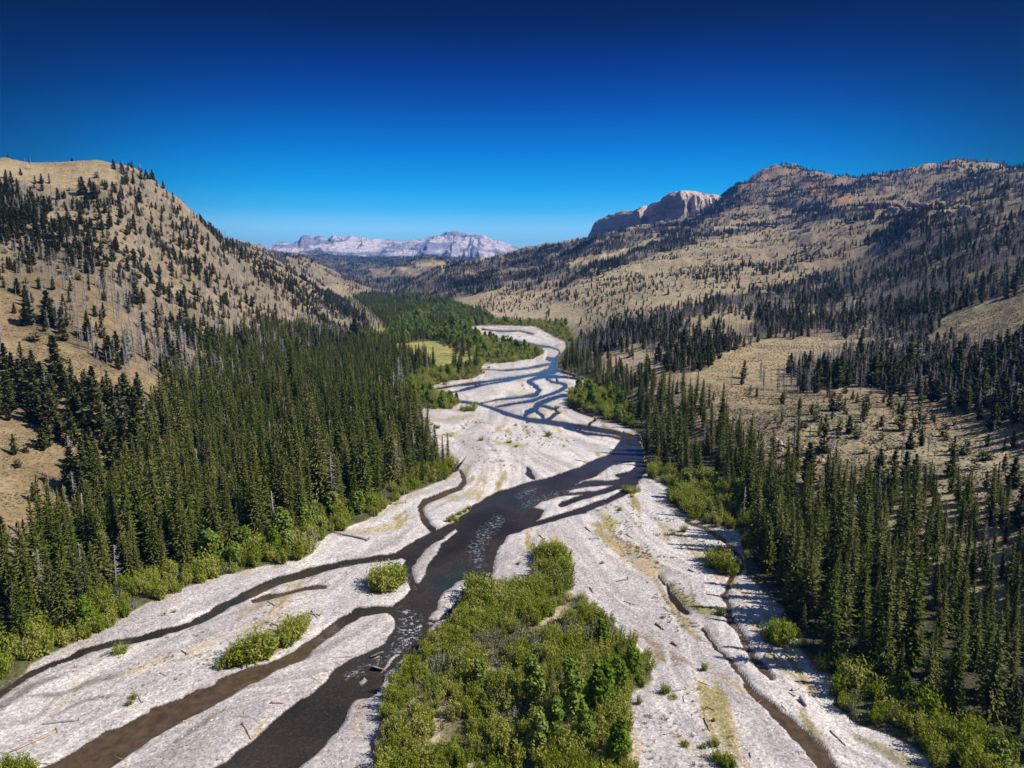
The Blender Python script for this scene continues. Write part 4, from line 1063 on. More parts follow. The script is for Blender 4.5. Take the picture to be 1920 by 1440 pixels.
# the unlinked copies that the far woods repeat
def far_collection(kind):
    cl = bpy.data.collections.new('far_' + kind)
    for i, (a, b, h) in enumerate(PROTO[kind]):
        # crown and trunk together, one mesh
        me = bpy.data.meshes.new('far_' + kind)
        va = np.empty(len(a.vertices) * 3); a.vertices.foreach_get('co', va); vb = np.empty(len(b.vertices) * 3); b.vertices.foreach_get('co', vb)
        na = len(a.vertices)
        fa_ = [tuple(p.vertices) for p in a.polygons]; fb = [tuple(v + na for v in p.vertices) for p in b.polygons]
        me.from_pydata(np.concatenate([va, vb]).reshape(-1, 3).tolist(), [], fa_ + fb)
        me.materials.append(a.materials[0]); me.materials.append(b.materials[0])
        mi = np.zeros(len(fa_) + len(fb), np.int32); mi[len(fa_):] = 1
        me.polygons.foreach_set('material_index', mi)
        at = me.attributes.new('tint', 'FLOAT', 'POINT'); t = np.empty(na, np.float32); a.attributes['tint'].data.foreach_get('value', t)
        at.data.foreach_set('value', np.concatenate([t, np.full(len(b.vertices), .5, np.float32)]))
        me.update()
        o = bpy.data.objects.new('far_%s' % kind, me); cl.objects.link(o)
    return cl
def scatter(name, kind, pts, label, cat, clip=None):
    """pts (n, 6): x y z scale rotation variant -> one object of kind stuff"""
    pts = np.asarray(pts)
    if len(pts) == 0: return
    cl = clip or far_collection(kind)
    me = bpy.data.meshes.new(name)
    me.vertices.add(len(pts)); me.vertices.foreach_set('co', pts[:, :3].astype(np.float32).ravel())
    at = me.attributes.new('rot', 'FLOAT_VECTOR', 'POINT'); rr = np.zeros((len(pts), 3), np.float32); rr[:, 2] = pts[:, 4]
    rr[:, :2] = rng.normal(size=(len(pts), 2)) * .03
    at.data.foreach_set('vector', rr.ravel())
    at = me.attributes.new('scl', 'FLOAT', 'POINT'); at.data.foreach_set('value', pts[:, 3].astype(np.float32))
    at = me.attributes.new('idx', 'INT', 'POINT'); at.data.foreach_set('value', pts[:, 5].astype(np.int32))
    o = link(name, me)
    ng = bpy.data.node_groups.new(name + '_nodes', 'GeometryNodeTree')
    ng.interface.new_socket('Geometry', in_out='INPUT', socket_type='NodeSocketGeometry')
    ng.interface.new_socket('Geometry', in_out='OUTPUT', socket_type='NodeSocketGeometry')
    gi = ng.nodes.new('NodeGroupInput'); go = ng.nodes.new('NodeGroupOutput')
    ip = ng.nodes.new('GeometryNodeInstanceOnPoints'); ci = ng.nodes.new('GeometryNodeCollectionInfo')
    ci.inputs['Collection'].default_value = cl; ci.inputs['Separate Children'].default_value = True; ci.inputs['Reset Children'].default_value = True
    ip.inputs['Pick Instance'].default_value = True
    def na(nm, ty):
        x = ng.nodes.new('GeometryNodeInputNamedAttribute'); x.data_type = ty; x.inputs['Name'].default_value = nm
        return [q for q in x.outputs if q.enabled and q.name == 'Attribute'][0]
    ng.links.new(gi.outputs[0], ip.inputs['Points']); ng.links.new(ci.outputs[0], ip.inputs['Instance'])
    ng.links.new(na('idx', 'INT'), ip.inputs['Instance Index']); ng.links.new(na('rot', 'FLOAT_VECTOR'), ip.inputs['Rotation']); ng.links.new(na('scl', 'FLOAT'), ip.inputs['Scale'])
    ng.links.new(ip.outputs[0], go.inputs[0])
    md = o.modifiers.new('trees', 'NODES'); md.node_group = ng
    tag(o, label, cat, kind='stuff')
    return o
# ------------------------------------------------------------------ planting
# what the land hides from the camera, as the highest ground seen so far in every direction
BW = 4
nb_ = 2700 // BW
hor = np.full(nb_, 5000.0)
HOR = np.empty((shp[0], nb_), np.float32)
PX2, PY2 = ppx.reshape(shp), ppy.reshape(shp)
for i in range(shp[0]):
    if rows[i] > 60:
        b = ((PX2[i] + 350) / BW).astype(int)
        ok = (b >= 0) & (b < nb_)
        t = np.full(nb_, 5000.0); np.minimum.at(t, b[ok], PY2[i][ok])
        hor = np.minimum(hor, t)
    HOR[i] = hor
def seen(px, pyt, Y):
    ri = np.clip(np.searchsorted(rows, Y * .97) - 1, 0, len(rows) - 1)
    b = np.clip(((px + 350) / BW).astype(int), 0, nb_ - 1)
    return pyt < HOR[ri, b] + 2
def candidates(x0, x1, y0, y1, s):
    xs = np.arange(x0, x1, s); ys = np.arange(y0, y1, s)
    X, Y = np.meshgrid(xs, ys)
    X = X + (Y / s % 2 > 1) * s * .5
    X = X + (rng.random(X.shape) - .5) * s * .95; Y = Y + (rng.random(Y.shape) - .5) * s * .95
    return X.ravel(), Y.ravel()
P_ALL = {k: [] for k in PROTO}      # kind -> rows of x y z scale rot var px py h region
REG = []
def region(ph):
    if ph not in REG: REG.append(ph)
    return REG.index(ph)
def add(kind, X, Y, Z, s, reg):
    h = PROTO[kind][0][2]
    px, py = project(X, Y, Z)
    pxt, pyt = project(X, Y, Z + h * s)
    ok = (px > -60 - np.where(Y < 700, 340, 0)) & (px < 1990 + np.where(Y < 420, 260, 0)) & (pyt < 1640) & seen(px, pyt, Y)
    n = len(X)
    P_ALL[kind].append(np.stack([X, Y, Z, s, rng.random(n) * 6.28, rng.integers(0, len(PROTO[kind]), n), px, py, h * s, np.full(n, reg)], 1)[ok])
ztx = np.clip(gx, -4000, 4000)
for k, (nm, poly, spc, dead, juni, th, ph) in enumerate(ZONES):
    sel = (zi == k) & (gm > .05)
    if not sel.any(): continue
    yv = gy[sel]; xv = gx[sel]
    # split deep patches so that the boxes stay tight
    edges = np.geomspace(yv.min() * .98, yv.max() * 1.02, 7)
    for e0, e1 in zip(edges[:-1], edges[1:]):
        q = (yv >= e0) & (yv < e1)
        if not q.any(): continue
        X, Y = candidates(xv[q].min() - 5, xv[q].max() + 5, e0, e1, spc * (.62 if spc < 10 else .68 if spc < 14 else .85) * (1 + .25 * (e0 > 2600)))
        Z = height(X, Y)
        px, py = project(X, Y, Z)
        pr = seen(px, project(X, Y, Z + 12)[1], Y) & (px > -340) & (px < 2300)
        X, Y, Z, px, py = X[pr], Y[pr], Z[pr], px[pr], py[pr]
        if len(X) == 0: continue
        zz = zone_of(px, py, X, Y)
        _, mm = hills(X, Y)
        patch = fbm(X / (spc * 4.5), Y / (spc * 7), 501, 3)
        keep = (zz == k) & (mm > .05) & (rng.random(len(X)) < np.clip((.62 if spc > 10 else .92) + (1.9 if spc > 10 else .9) * patch, .05, 1))
        X, Y, Z, patch = X[keep], Y[keep], Z[keep], patch[keep]
        n = len(X)
        if n == 0: continue
        r = rng.random(n)
        dn = fbm(X / 60, Y / 60, 511, 2)
        isd = r < np.clip(1.6 * dead * (1 + 1.8 * dn), 0, .85)
        isj = (~isd) & (rng.random(n) < juni)
        isp = ~(isd | isj)
        reg = region(ph)
        sc_ = np.exp(rng.normal(size=n) * .24)
        for kind, msk, h0 in (('snag', isd, 11), ('juniper', isj, 3.2), ('pine', isp, 9)):
            if msk.any():
                base = th / 9 * .86 if kind != 'juniper' else .8
                add(kind, X[msk], Y[msk], Z[msk], sc_[msk] * base * (9.5 / 11 if kind == 'snag' else 1), reg)
for poly, spc, dead, side in SPRUCE + [([(640, 540), (665, 545), (705, 585), (740, 622), (715, 634), (685, 605), (645, 570)], 9.5, .2, 'meadow edge')]:
    P = np.array([floor_at(max(-900, min(2400, p[0])), p[1]) for p in poly])
    X, Y = candidates(P[:, 0].min(), P[:, 0].max(), P[:, 1].min(), P[:, 1].max(), spc)
    px, py = project(X, Y, 0 * X)
    sh = np.clip(12 * 200 / Y, 2, 12)
    qx = px + sh * fbm(X / 9, Y / 9, 521, 3); qy = py + sh * fbm(X / 9, Y / 9, 531, 3)
    keep = inpoly(qx, qy, poly) & ~in_any(px, py, MEADOW) & (sdf_poly(px, py, GRAVEL, 30) > 3 * 130 / np.maximum(Y, 130))
    keep &= rng.random(len(X)) < .93 + .5 * fbm(X / 22, Y / 22, 541, 2)
    if side == 'right bank': keep &= rng.random(len(X)) < np.where(Y > 225, .62 + .6 * fbm(X / 14, Y / 14, 543, 2), 1)
    X, Y = X[keep], Y[keep]
    Z = height(X, Y)
    n = len(X)
    side_phrase = {'left bank': 'the tall spruce wood on the left bank', 'right bank': 'the tall shaded spruce wood on the right bank', 'meadow edge': 'the clump beside the yellow meadow'}[side]
    reg = region(side_phrase)
    isd = rng.random(n) < dead
    s = np.exp(rng.normal(size=n) * .20) * .82 * (1 - .38 * (rng.random(n) < .28)) * (1 + .25 * fbm(X / 25, Y / 25, 545, 2))
    edge = sdf_poly(*project(X, Y, 0 * X), GRAVEL, 60) < 16
    if dead == .2: s = s * .42
    s = s * np.where(edge, .72, 1)
    if side == 'right bank': s = s * np.where(Y > 215, np.interp(Y, [215, 300, 420], [.88, .78, .62]), np.where(X > 72, np.interp(X, [72, 95], [.85, .60]), .92))
    if side == 'left bank': s = s * np.where(Y > 420, np.interp(Y, [420, 560], [.84, .68]), np.where(X < -75, .86, .97))
    add('spruce', X[~isd], Y[~isd], Z[~isd], s[~isd], reg)
    add('snag', X[isd], Y[isd], Z[isd], s[isd] * 1.55, reg)
# the far woods of the floor: spruce and aspen mixed
far_poly = ZONES[[z[0] for z in ZONES].index('far_floor')][1]
P = np.array([floor_at(*p) for p in far_poly])
X, Y = candidates(P[:, 0].min(), P[:, 0].max(), P[:, 1].min(), min(P[:, 1].max(), 1750), 6.6)
px, py = project(X, Y, 0 * X)
keep = inpoly(px, py, far_poly) & ~in_any(px, py, MEADOW) & (sdf_poly(px, py, GRAVEL, 10) > 1)
X, Y, px, py = X[keep], Y[keep], px[keep], py[keep]; Z = height(X, Y)
mixn = fbm(X / 45, Y / 110, 551, 3) + .25 * rng.normal(size=len(X)) + np.where(px > 760, .36, -.05)
reg = region('the far woods of the valley floor')
a_ = mixn > .12
add('aspen', X[a_], Y[a_], Z[a_], (.75 + .45 * rng.random(len(X)))[a_], reg)
add('spruce', X[~a_], Y[~a_], Z[~a_], (.42 + .35 * rng.random(len(X)))[~a_], reg)
# leafy fringes
for poly, spc, th, ph in WILLOW:
    P = np.array([floor_at(max(-450, min(2250, p[0])), p[1]) for p in poly])
    X, Y = candidates(P[:, 0].min(), P[:, 0].max(), P[:, 1].min(), P[:, 1].max(), spc)
    px, py = project(X, Y, 0 * X)
    s = 1331 / np.maximum(Y, 80)
    qx = px + .9 * s * fbm(X / 4, Y / 4, 561, 3); qy = py + .5 * s * fbm(X / 4, Y / 4, 571, 3) * np.clip(90 / Y, .1, 1)
    keep = sdf_poly(qx, qy, poly, 20) < (-1 if poly is THICKET else 3 if px.mean() > 1300 else 7 if Y.mean() < 300 else 2)
    keep &= bed(px, py) > 1
    if poly is not THICKET: keep &= sdf_poly(px, py, GRAVEL, 30) > -3 * 130 / np.maximum(Y, 130)
    if poly is THICKET:
        bare = [(1075, 1120, 14), (1062, 1150, 22), (1040, 1180, 18), (1010, 1195, 16), (985, 1200, 10)]
        bare2 = [(850, 1330, 14), (830, 1360, 26), (822, 1400, 30), (870, 1372, 22), (905, 1352, 12)]
        keep &= ~(((sdf_line(px + 5 * fbm(X / 2, Y / 2, 585, 2), py, bare, 20) < 5) | (sdf_line(px + 7 * fbm(X / 2, Y / 2, 586, 2), py, bare2, 20) < 4)) & (rng.random(len(X)) < .93))
        keep &= rng.random(len(X)) < 1.2 + .9 * fbm(X / 6, Y / 6, 581, 2)
    X, Y, px, py = X[keep], Y[keep], px[keep], py[keep]
    n = len(X)
    if n == 0: continue
    Z = height(X, Y)
    hn = fbm(X / 7, Y / 7, 591, 3)
    sv = fbm(X / 6, Y / 6, 595, 2) + .2 * rng.normal(size=n)
    s = (th / 3.6) * (1 + .55 * hn) * np.exp(rng.normal(size=n) * .18)
    reg = region(ph)
    isv = sv > (.40 if poly is THICKET else .45)
    isa = (~isv) & (rng.random(n) < (.0 if poly is THICKET else .05 if Y.mean() < 300 else .12))
    add('silver_willow', X[isv], Y[isv], Z[isv], s[isv] * 1.15, reg)
    add('aspen', X[isa], Y[isa], Z[isa], s[isa] * .62, reg)
    o_ = ~(isv | isa)
    add('willow', X[o_], Y[o_], Z[o_], s[o_] * np.where(poly is THICKET, .92, 1), reg)

# ------------------------------------------------------------------ single plants the photograph picks out
def on_ground(px, py):
    """where the view through a photo point meets the ground (marching outwards)"""
    kx, kz = ray(px, py)
    Ys = np.geomspace(60, 3000, 500)
    zz = height(kx * Ys, Ys) - (H + kz * Ys)
    i = int(np.argmax(zz > 0)) if (zz > 0).any() else len(Ys) - 1
    a, b = (Ys[i - 1], Ys[i]) if i else (Ys[0], Ys[0])
    t = zz[i - 1] / (zz[i - 1] - zz[i] + 1e-9) if i else 0
    Y = a + (b - a) * t
    return kx * Y, Y, float(height(np.array([kx * Y]), np.array([Y]))[0])
def single(kind, px, py, hpx, label, group=None, tilt=(0, 0), wide=1.0, var=None):
    x, y, z = on_ground(px, py)
    h = hpx / FPX * math.hypot(y, H)
    s = h / PROTO[kind][0][2]
    return put(kind, random.randrange(9) if var is None else var, x, y, z - .05, s * wide, random.random() * 6.28, label, group, tilt, s)
CLUMPS = [
 ('willow', [(700, 1099, 34), (712, 1103, 40), (726, 1106, 44), (740, 1100, 46), (752, 1094, 40), (716, 1092, 42), (734, 1090, 42), (748, 1084, 34), (706, 1108, 26)], 'green willow in the clump on the bar left of the main channel', 'willow clump beside the pool left of the main channel', 1.25),
 ('willow', [(416, 1254, 26), (430, 1250, 34), (446, 1245, 40), (462, 1240, 44), (480, 1238, 48), (498, 1232, 52), (508, 1222, 46), (455, 1230, 38), (474, 1224, 42), (490, 1216, 44), (438, 1238, 34)], 'olive willow in the long clump above the brown arm', 'long willow clump above the brown arm', 1.2),
 ('willow', [(528, 1212, 40), (540, 1208, 46), (552, 1198, 46), (564, 1186, 42), (572, 1174, 30), (546, 1188, 40), (534, 1198, 36)], 'green willow in the small clump at the upper end of the brown arm', 'small willow clump at the upper end of the brown arm', 1.15),
 ('willow', [(2, 1452, 40), (22, 1456, 46), (42, 1454, 42), (58, 1450, 30)], 'dark willow at the bottom edge of the gravel on the left', 'dark willows at the near left edge', 1.2),
 ('willow', [(1012, 1040, 30), (1024, 1048, 36), (1038, 1052, 40), (1050, 1056, 40), (1062, 1052, 34), (1020, 1032, 26), (1034, 1036, 30), (1048, 1040, 30), (1060, 1066, 34), (1052, 1074, 36), (1066, 1082, 36), (1030, 1072, 30), (1040, 1084, 30)], 'olive willow at the upstream tip of the green thicket', 'willows at the upstream tip of the thicket', 1.15),
 ('willow', [(1332, 1062, 34), (1344, 1068, 42), (1356, 1074, 44), (1366, 1076, 38), (1340, 1052, 34), (1352, 1056, 40), (1362, 1064, 40)], 'round dark willow between the gravel and the blue side pool', 'dark willow clump by the side pool', 1.25),
 ('willow', [(1170, 920, 12), (1178, 922, 14), (1186, 924, 15), (1194, 922, 14)], 'small willow in the low row on the right gravel below the bend', 'low willow row below the bend', 1.4),
 ('willow', [(866, 769, 12), (874, 771, 15), (884, 770, 16), (890, 766, 14)], 'dark round willow at the upper end of the long gravel bar', 'willow clump at the upper end of the long bar', 1.4),
 ('willow', [(1448, 1200, 40), (1462, 1206, 44), (1474, 1196, 36), (1456, 1190, 34)], 'dark green willow standing at the end of the white log jam', 'willows at the white log jam', 1.2),
 ('willow', [(872, 960, 8), (862, 965, 9), (850, 972, 11), (842, 978, 11), (856, 976, 9), (880, 955, 9)], 'low yellow green willow along the left edge of the main river', 'low shrubs along the left edge of the main river', 1.7),
 ('willow', [(880, 1120, 46), (892, 1124, 56), (906, 1124, 58), (918, 1128, 56), (900, 1140, 50), (884, 1142, 44), (928, 1136, 44)], 'tall bright green willow at the river corner of the thicket', 'tall willows at the river corner of the thicket', 1.0),
 ('willow', [(1344, 1424, 20), (1356, 1432, 26), (1366, 1438, 28), (1338, 1398, 18)], 'dry olive willow on the gravel at the bottom edge', 'dry willows at the bottom edge right of the thicket', 1.4),
]
NTH = ['leftmost', 'second from left', 'third from left', 'fourth from left', 'fifth from left', 'sixth from left', 'seventh from left', 'eighth from left', 'ninth from left', 'tenth from left', 'eleventh from left', 'twelfth from left', 'rightmost']
for kind, pts, lab, grp, wd in CLUMPS:
    pts = sorted(pts)
    for q, (x, y, hp) in enumerate(pts):
        single(kind, x, y, hp * (.9 + .2 * random.random()), ('rightmost' if q == len(pts) - 1 else NTH[q]) + ' of the ' + grp, grp, wide=wd)
for kind, x, y, hp, lab, wd in [
 ('willow', 226, 1224, 24, 'lone dark willow bush beside the narrow left arm', 1.3), ('willow', 243, 1322, 14, 'lower of two small bushes on the left gravel', 1.3), ('willow', 252, 1310, 15, 'upper of two small bushes on the left gravel', 1.1),
 ('silver_willow', 307, 1152, 8, 'tiny grey green tuft beside the left bank trees', 1.6), ('silver_willow', 326, 1148, 8, 'tiny rounder tuft beside the left bank trees', 1.6),
 ('willow', 1282, 997, 16, 'upright bright willow on the right gravel above the side channel', 1.2), ('silver_willow', 1262, 1002, 8, 'low grey tuft beside the upright bright willow', 1.6),
 ('willow', 1162, 957, 8, 'low round bush on the moss patch below the bend', 1.8), ('willow', 1185, 932, 8, 'single small bush under the low willow row', 1.4), ('willow', 1129, 1057, 7, 'very small green bush on the gravel right of the thicket tip', 1.5),
 ('willow', 972, 1058, 7, 'very small green bush on the gravel left of the thicket tip', 1.5),
 ('willow', 1248, 1300, 22, 'round dark bush on cobbles near a pale log', 1.15), ('willow', 1320, 1257, 17, 'lone round bush in the middle of the right gravel', 1.3), ('willow', 1179, 1318, 16, 'left one of two small bushes off the thicket edge', 1.15),
 ('willow', 1198, 1320, 20, 'right one of two small bushes off the thicket edge', .9), ('willow', 1352, 1152, 17, 'small dark bush where the moss strip meets the side channel', 1.2), ('willow', 1262, 1308, 7, 'flat yellow green mat beside the round dark bush', 2.6),
 ('willow', 1028, 818, 12, 'lone ball shaped bush on the upper gravel bar', 1.6), ('willow', 902, 826, 8, 'small dark ball of a bush in the middle of the long bar', 1.5), ('willow', 820, 803, 9, 'brownish bush near the left edge of the long bar', 1.6),
 ('willow', 810, 797, 6, 'smallest bush near the left edge of the long bar', 1.6), ('willow', 967, 798, 5, 'thin low bush under the upper stream', 2), ('willow', 955, 830, 6, 'yellowish mat on the long bar', 3), ('willow', 968, 838, 5, 'green end of the yellowish mat on the long bar', 2.4),
 ('willow', 1045, 766, 8, 'yellow green bush between the braided streams', 2.0), ('willow', 1048, 776, 6, 'lower yellow bush between the braided streams', 2.0), ('willow', 917, 690, 5, 'dot of a bush on the far gravel', 1.8), ('willow', 834, 721, 6, 'small bush on the far bank above the first braid', 1.8),
 ('willow', 951, 632, 5, 'tiny bush on the farthest gravel bar', 1.8), ('willow', 1338, 1352, 8, 'low green tuft right of the dark fallen branch', 1.6), ('willow', 1285, 1398, 10, 'reddish green tuft on the near right gravel', 2.2), ('willow', 1318, 1402, 9, 'second tuft of the near right gravel, by a white stick', 2.2),
 ('willow', 1242, 1159, 6, 'small green sprig above the brown sticks', 1.6), ('willow', 730, 1428, 18, 'outlying olive bush at the lower left corner of the thicket', 1.3),
 ('juniper', 1505, 800, 12, 'dark round juniper on the open bench above the rocks', 1.2), ('juniper', 1622, 850, 13, 'round juniper alone on the bench, right of the rock edge', 1.1), ('juniper', 1653, 862, 13, 'round juniper on the bench above a bare snag', 1.1),
 ('pine', 1690, 808, 50, 'largest dark pine on the open bench casting a long shadow', 1.1), ('pine', 1652, 799, 20, 'small ragged pine left of the largest bench pine', 1.3), ('pine', 1592, 812, 34, 'grey green ragged pine on the bench path', 1.1), ('juniper', 1574, 806, 22, 'round juniper touching the ragged pine on the path', 1.0),
 ('pine', 1706, 840, 30, 'spiky blue green pine in the middle of the open bench', 1.4), ('juniper', 1567, 770, 26, 'large round juniper high on the bench', 1.0), ('juniper', 1725, 810, 16, 'squat juniper right of the largest bench pine', 1.3), ('juniper', 1806, 852, 20, 'round juniper beside a tall dark pine at the right', 1.1),
 ('juniper', 1847, 862, 16, 'low wide juniper near the right edge of the bench', 1.4), ('pine', 1783, 893, 52, 'tall dark pine at the lower edge of the bench', 1.0), ('pine', 1715, 905, 56, 'pointed dark pine rising over the rocks of the bench edge', 1.1), ('pine', 1900, 912, 56, 'dense dark pine at the right edge of the picture', 1.1),
 ('pine', 1883, 845, 28, 'thin pine on a bare stem near the right edge', 1.0), ('juniper', 1378, 788, 10, 'olive juniper on the near slope of the bench', 1.3), ('juniper', 1201, 690, 11, 'round juniper on the top of the tan knoll', 1.5), ('juniper', 1183, 668, 12, 'pointed juniper on the crest of the tan knoll', 1.3),
 ('juniper', 1161, 655, 9, 'small juniper on the left shoulder of the tan knoll', 1.3), ('snag', 1458, 808, 34, 'lone grey snag standing on the bench above the rocks', 1.0), ('snag', 1314, 752, 30, 'twisted bare tree on the bench behind the river spruces', 1.4), ('snag', 1355, 762, 36, 'forked bare tree in the middle of the bench', 1.5),
 ('snag', 1645, 960, 92, 'tall leaning snag rising above the right bank spruces', .8), ('snag', 1600, 900, 60, 'dark bare snag leaning over the rocks of the bench edge', .9), ('snag', 17, 634, 30, 'bare burnt snag on the sagebrush slope at the far left', 1.0),
 ('snag', 107, 990, 75, 'pale bare trunk on the lower left slope', .5), ('juniper', 64, 640, 17, 'round open shrub on the bare left slope', 1.6), ('pine', 27, 588, 20, 'small pine alone high on the bare left slope', 1.0), ('pine', 45, 608, 24, 'second small pine on the bare left slope', 1.0),
 ('pine', 94, 648, 22, 'dense small pine on the lit left slope', 1.0), ('pine', 192, 634, 52, 'tall ragged pine on the crest of the bare left spur', .9), ('pine', 238, 674, 56, 'bushy pine standing at the lower end of the left spur', 1.2), ('pine', 218, 650, 30, 'rounded pine halfway down the left spur', 1.2),
 ('pine', 82, 606, 26, 'pair of pines on the bare left slope, upper one', 1.1), ('pine', 155, 365, 32, 'darkest pine on the grassy shoulder of the left hill', 1.2), ('pine', 178, 368, 26, 'pine right of the darkest one on the grassy shoulder', 1.1), ('pine', 66, 345, 16, 'first pine of the small row below the grassy top', 1.0),
 ('pine', 78, 344, 18, 'second pine of the small row below the grassy top', 1.0), ('pine', 93, 344, 18, 'third pine of the small row below the grassy top', 1.0), ('juniper', 181, 333, 10, 'lone bush just under the skyline of the grassy top', 1.1),
 ('aspen', 1000, 1325, 96, 'rounded green poplar in the middle of the thicket', .95), ('aspen', 1072, 1352, 112, 'tallest green poplar in the thicket', .9), ('aspen', 1095, 1400, 70, 'poplar in front of the tallest one in the thicket', .9), ('aspen', 1160, 1300, 66, 'poplar near the right corner of the thicket', .9),
 ('aspen', 1010, 1420, 76, 'dark poplar at the bottom edge of the thicket', .9), ('spruce', 1032, 1308, 78, 'dark young spruce among the thicket poplars', .95), ('spruce', 1050, 1290, 60, 'second dark young spruce among the thicket poplars', .95), ('spruce', 1170, 1225, 34, 'small dark spruce at the right edge of the thicket', 1.1),
 ('aspen', 1128, 1330, 84, 'bushy poplar right of the tallest one in the thicket', 1.0), ('aspen', 1040, 1400, 88, 'poplar in the lower middle of the thicket', .95), ('aspen', 1185, 1265, 52, 'round poplar at the right tip of the thicket', 1.1), ('aspen', 1130, 1210, 50, 'small poplar near the upper right edge of the thicket', 1.0),
 ('aspen', 1160, 1430, 80, 'poplar at the bottom right of the thicket', .85), ('aspen', 900, 1290, 52, 'low poplar left of the middle of the thicket', .95),
 ('spruce', 832, 893, 52, 'short spruce at the tip of the left wood above the gravel', .9), ('spruce', 812, 896, 62, 'slim spruce second from the tip of the left wood', .8), ('spruce', 793, 900, 66, 'slim spruce third from the tip of the left wood', .8),
 ('spruce', 868, 668, 46, 'broad dark spruce of the clump beside the yellow meadow', 1.5), ('spruce', 880, 668, 34, 'right hand spruce of the clump beside the yellow meadow', 1.5), ('spruce', 856, 664, 34, 'left hand spruce of the clump beside the yellow meadow', 1.4)]:
    single(kind, x, y, hp, lab, wide=wd)
# trees the undercut bank has tipped over the gravel
single('spruce', 1478, 1142, 96, 'yellow green spruce leaning out over the gravel from the right wood', tilt=(0, R(-27)), wide=.95)
single('spruce', 1492, 1150, 66, 'smaller spruce beside the leaning one on the right bank', tilt=(0, R(-8)))
single('spruce', 852, 884, 44, 'half fallen spruce leaning right at the tip of the left wood', tilt=(0, R(38)), wide=.9)
single('snag', 846, 887, 52, 'bare trunk leaning right beside the half fallen spruce', tilt=(0, R(48)), wide=.7)

# ------------------------------------------------------------------ individuals first, the rest as one wood of each kind
FACE = {'spruce': 'dark green spruce', 'pine': 'dark pine', 'snag': 'grey dead tree', 'juniper': 'round low juniper', 'willow': 'leafy green willow', 'silver_willow': 'silvery grey willow', 'aspen': 'green round aspen'}
FARLAB = {'spruce': ('spruce_wood', 'the remaining dark spruces that fill both valley woods', 'wood'), 'pine': ('pine_wood', 'small dark pines scattered over all the hillsides', 'wood'), 'snag': ('dead_wood_stand', 'grey dead trees mixed through the hillside woods', 'dead wood'),
          'juniper': ('juniper_scrub', 'low round junipers dotting the dry slopes', 'scrub'), 'willow': ('willow_thicket', 'dense leafy willow mass along the river banks', 'thicket'), 'silver_willow': ('silver_willow_thicket', 'pale silvery shrubs mixed into the willow thickets', 'thicket'),
          'aspen': ('aspen_wood', 'light green leafy trees on the far valley floor', 'wood')}
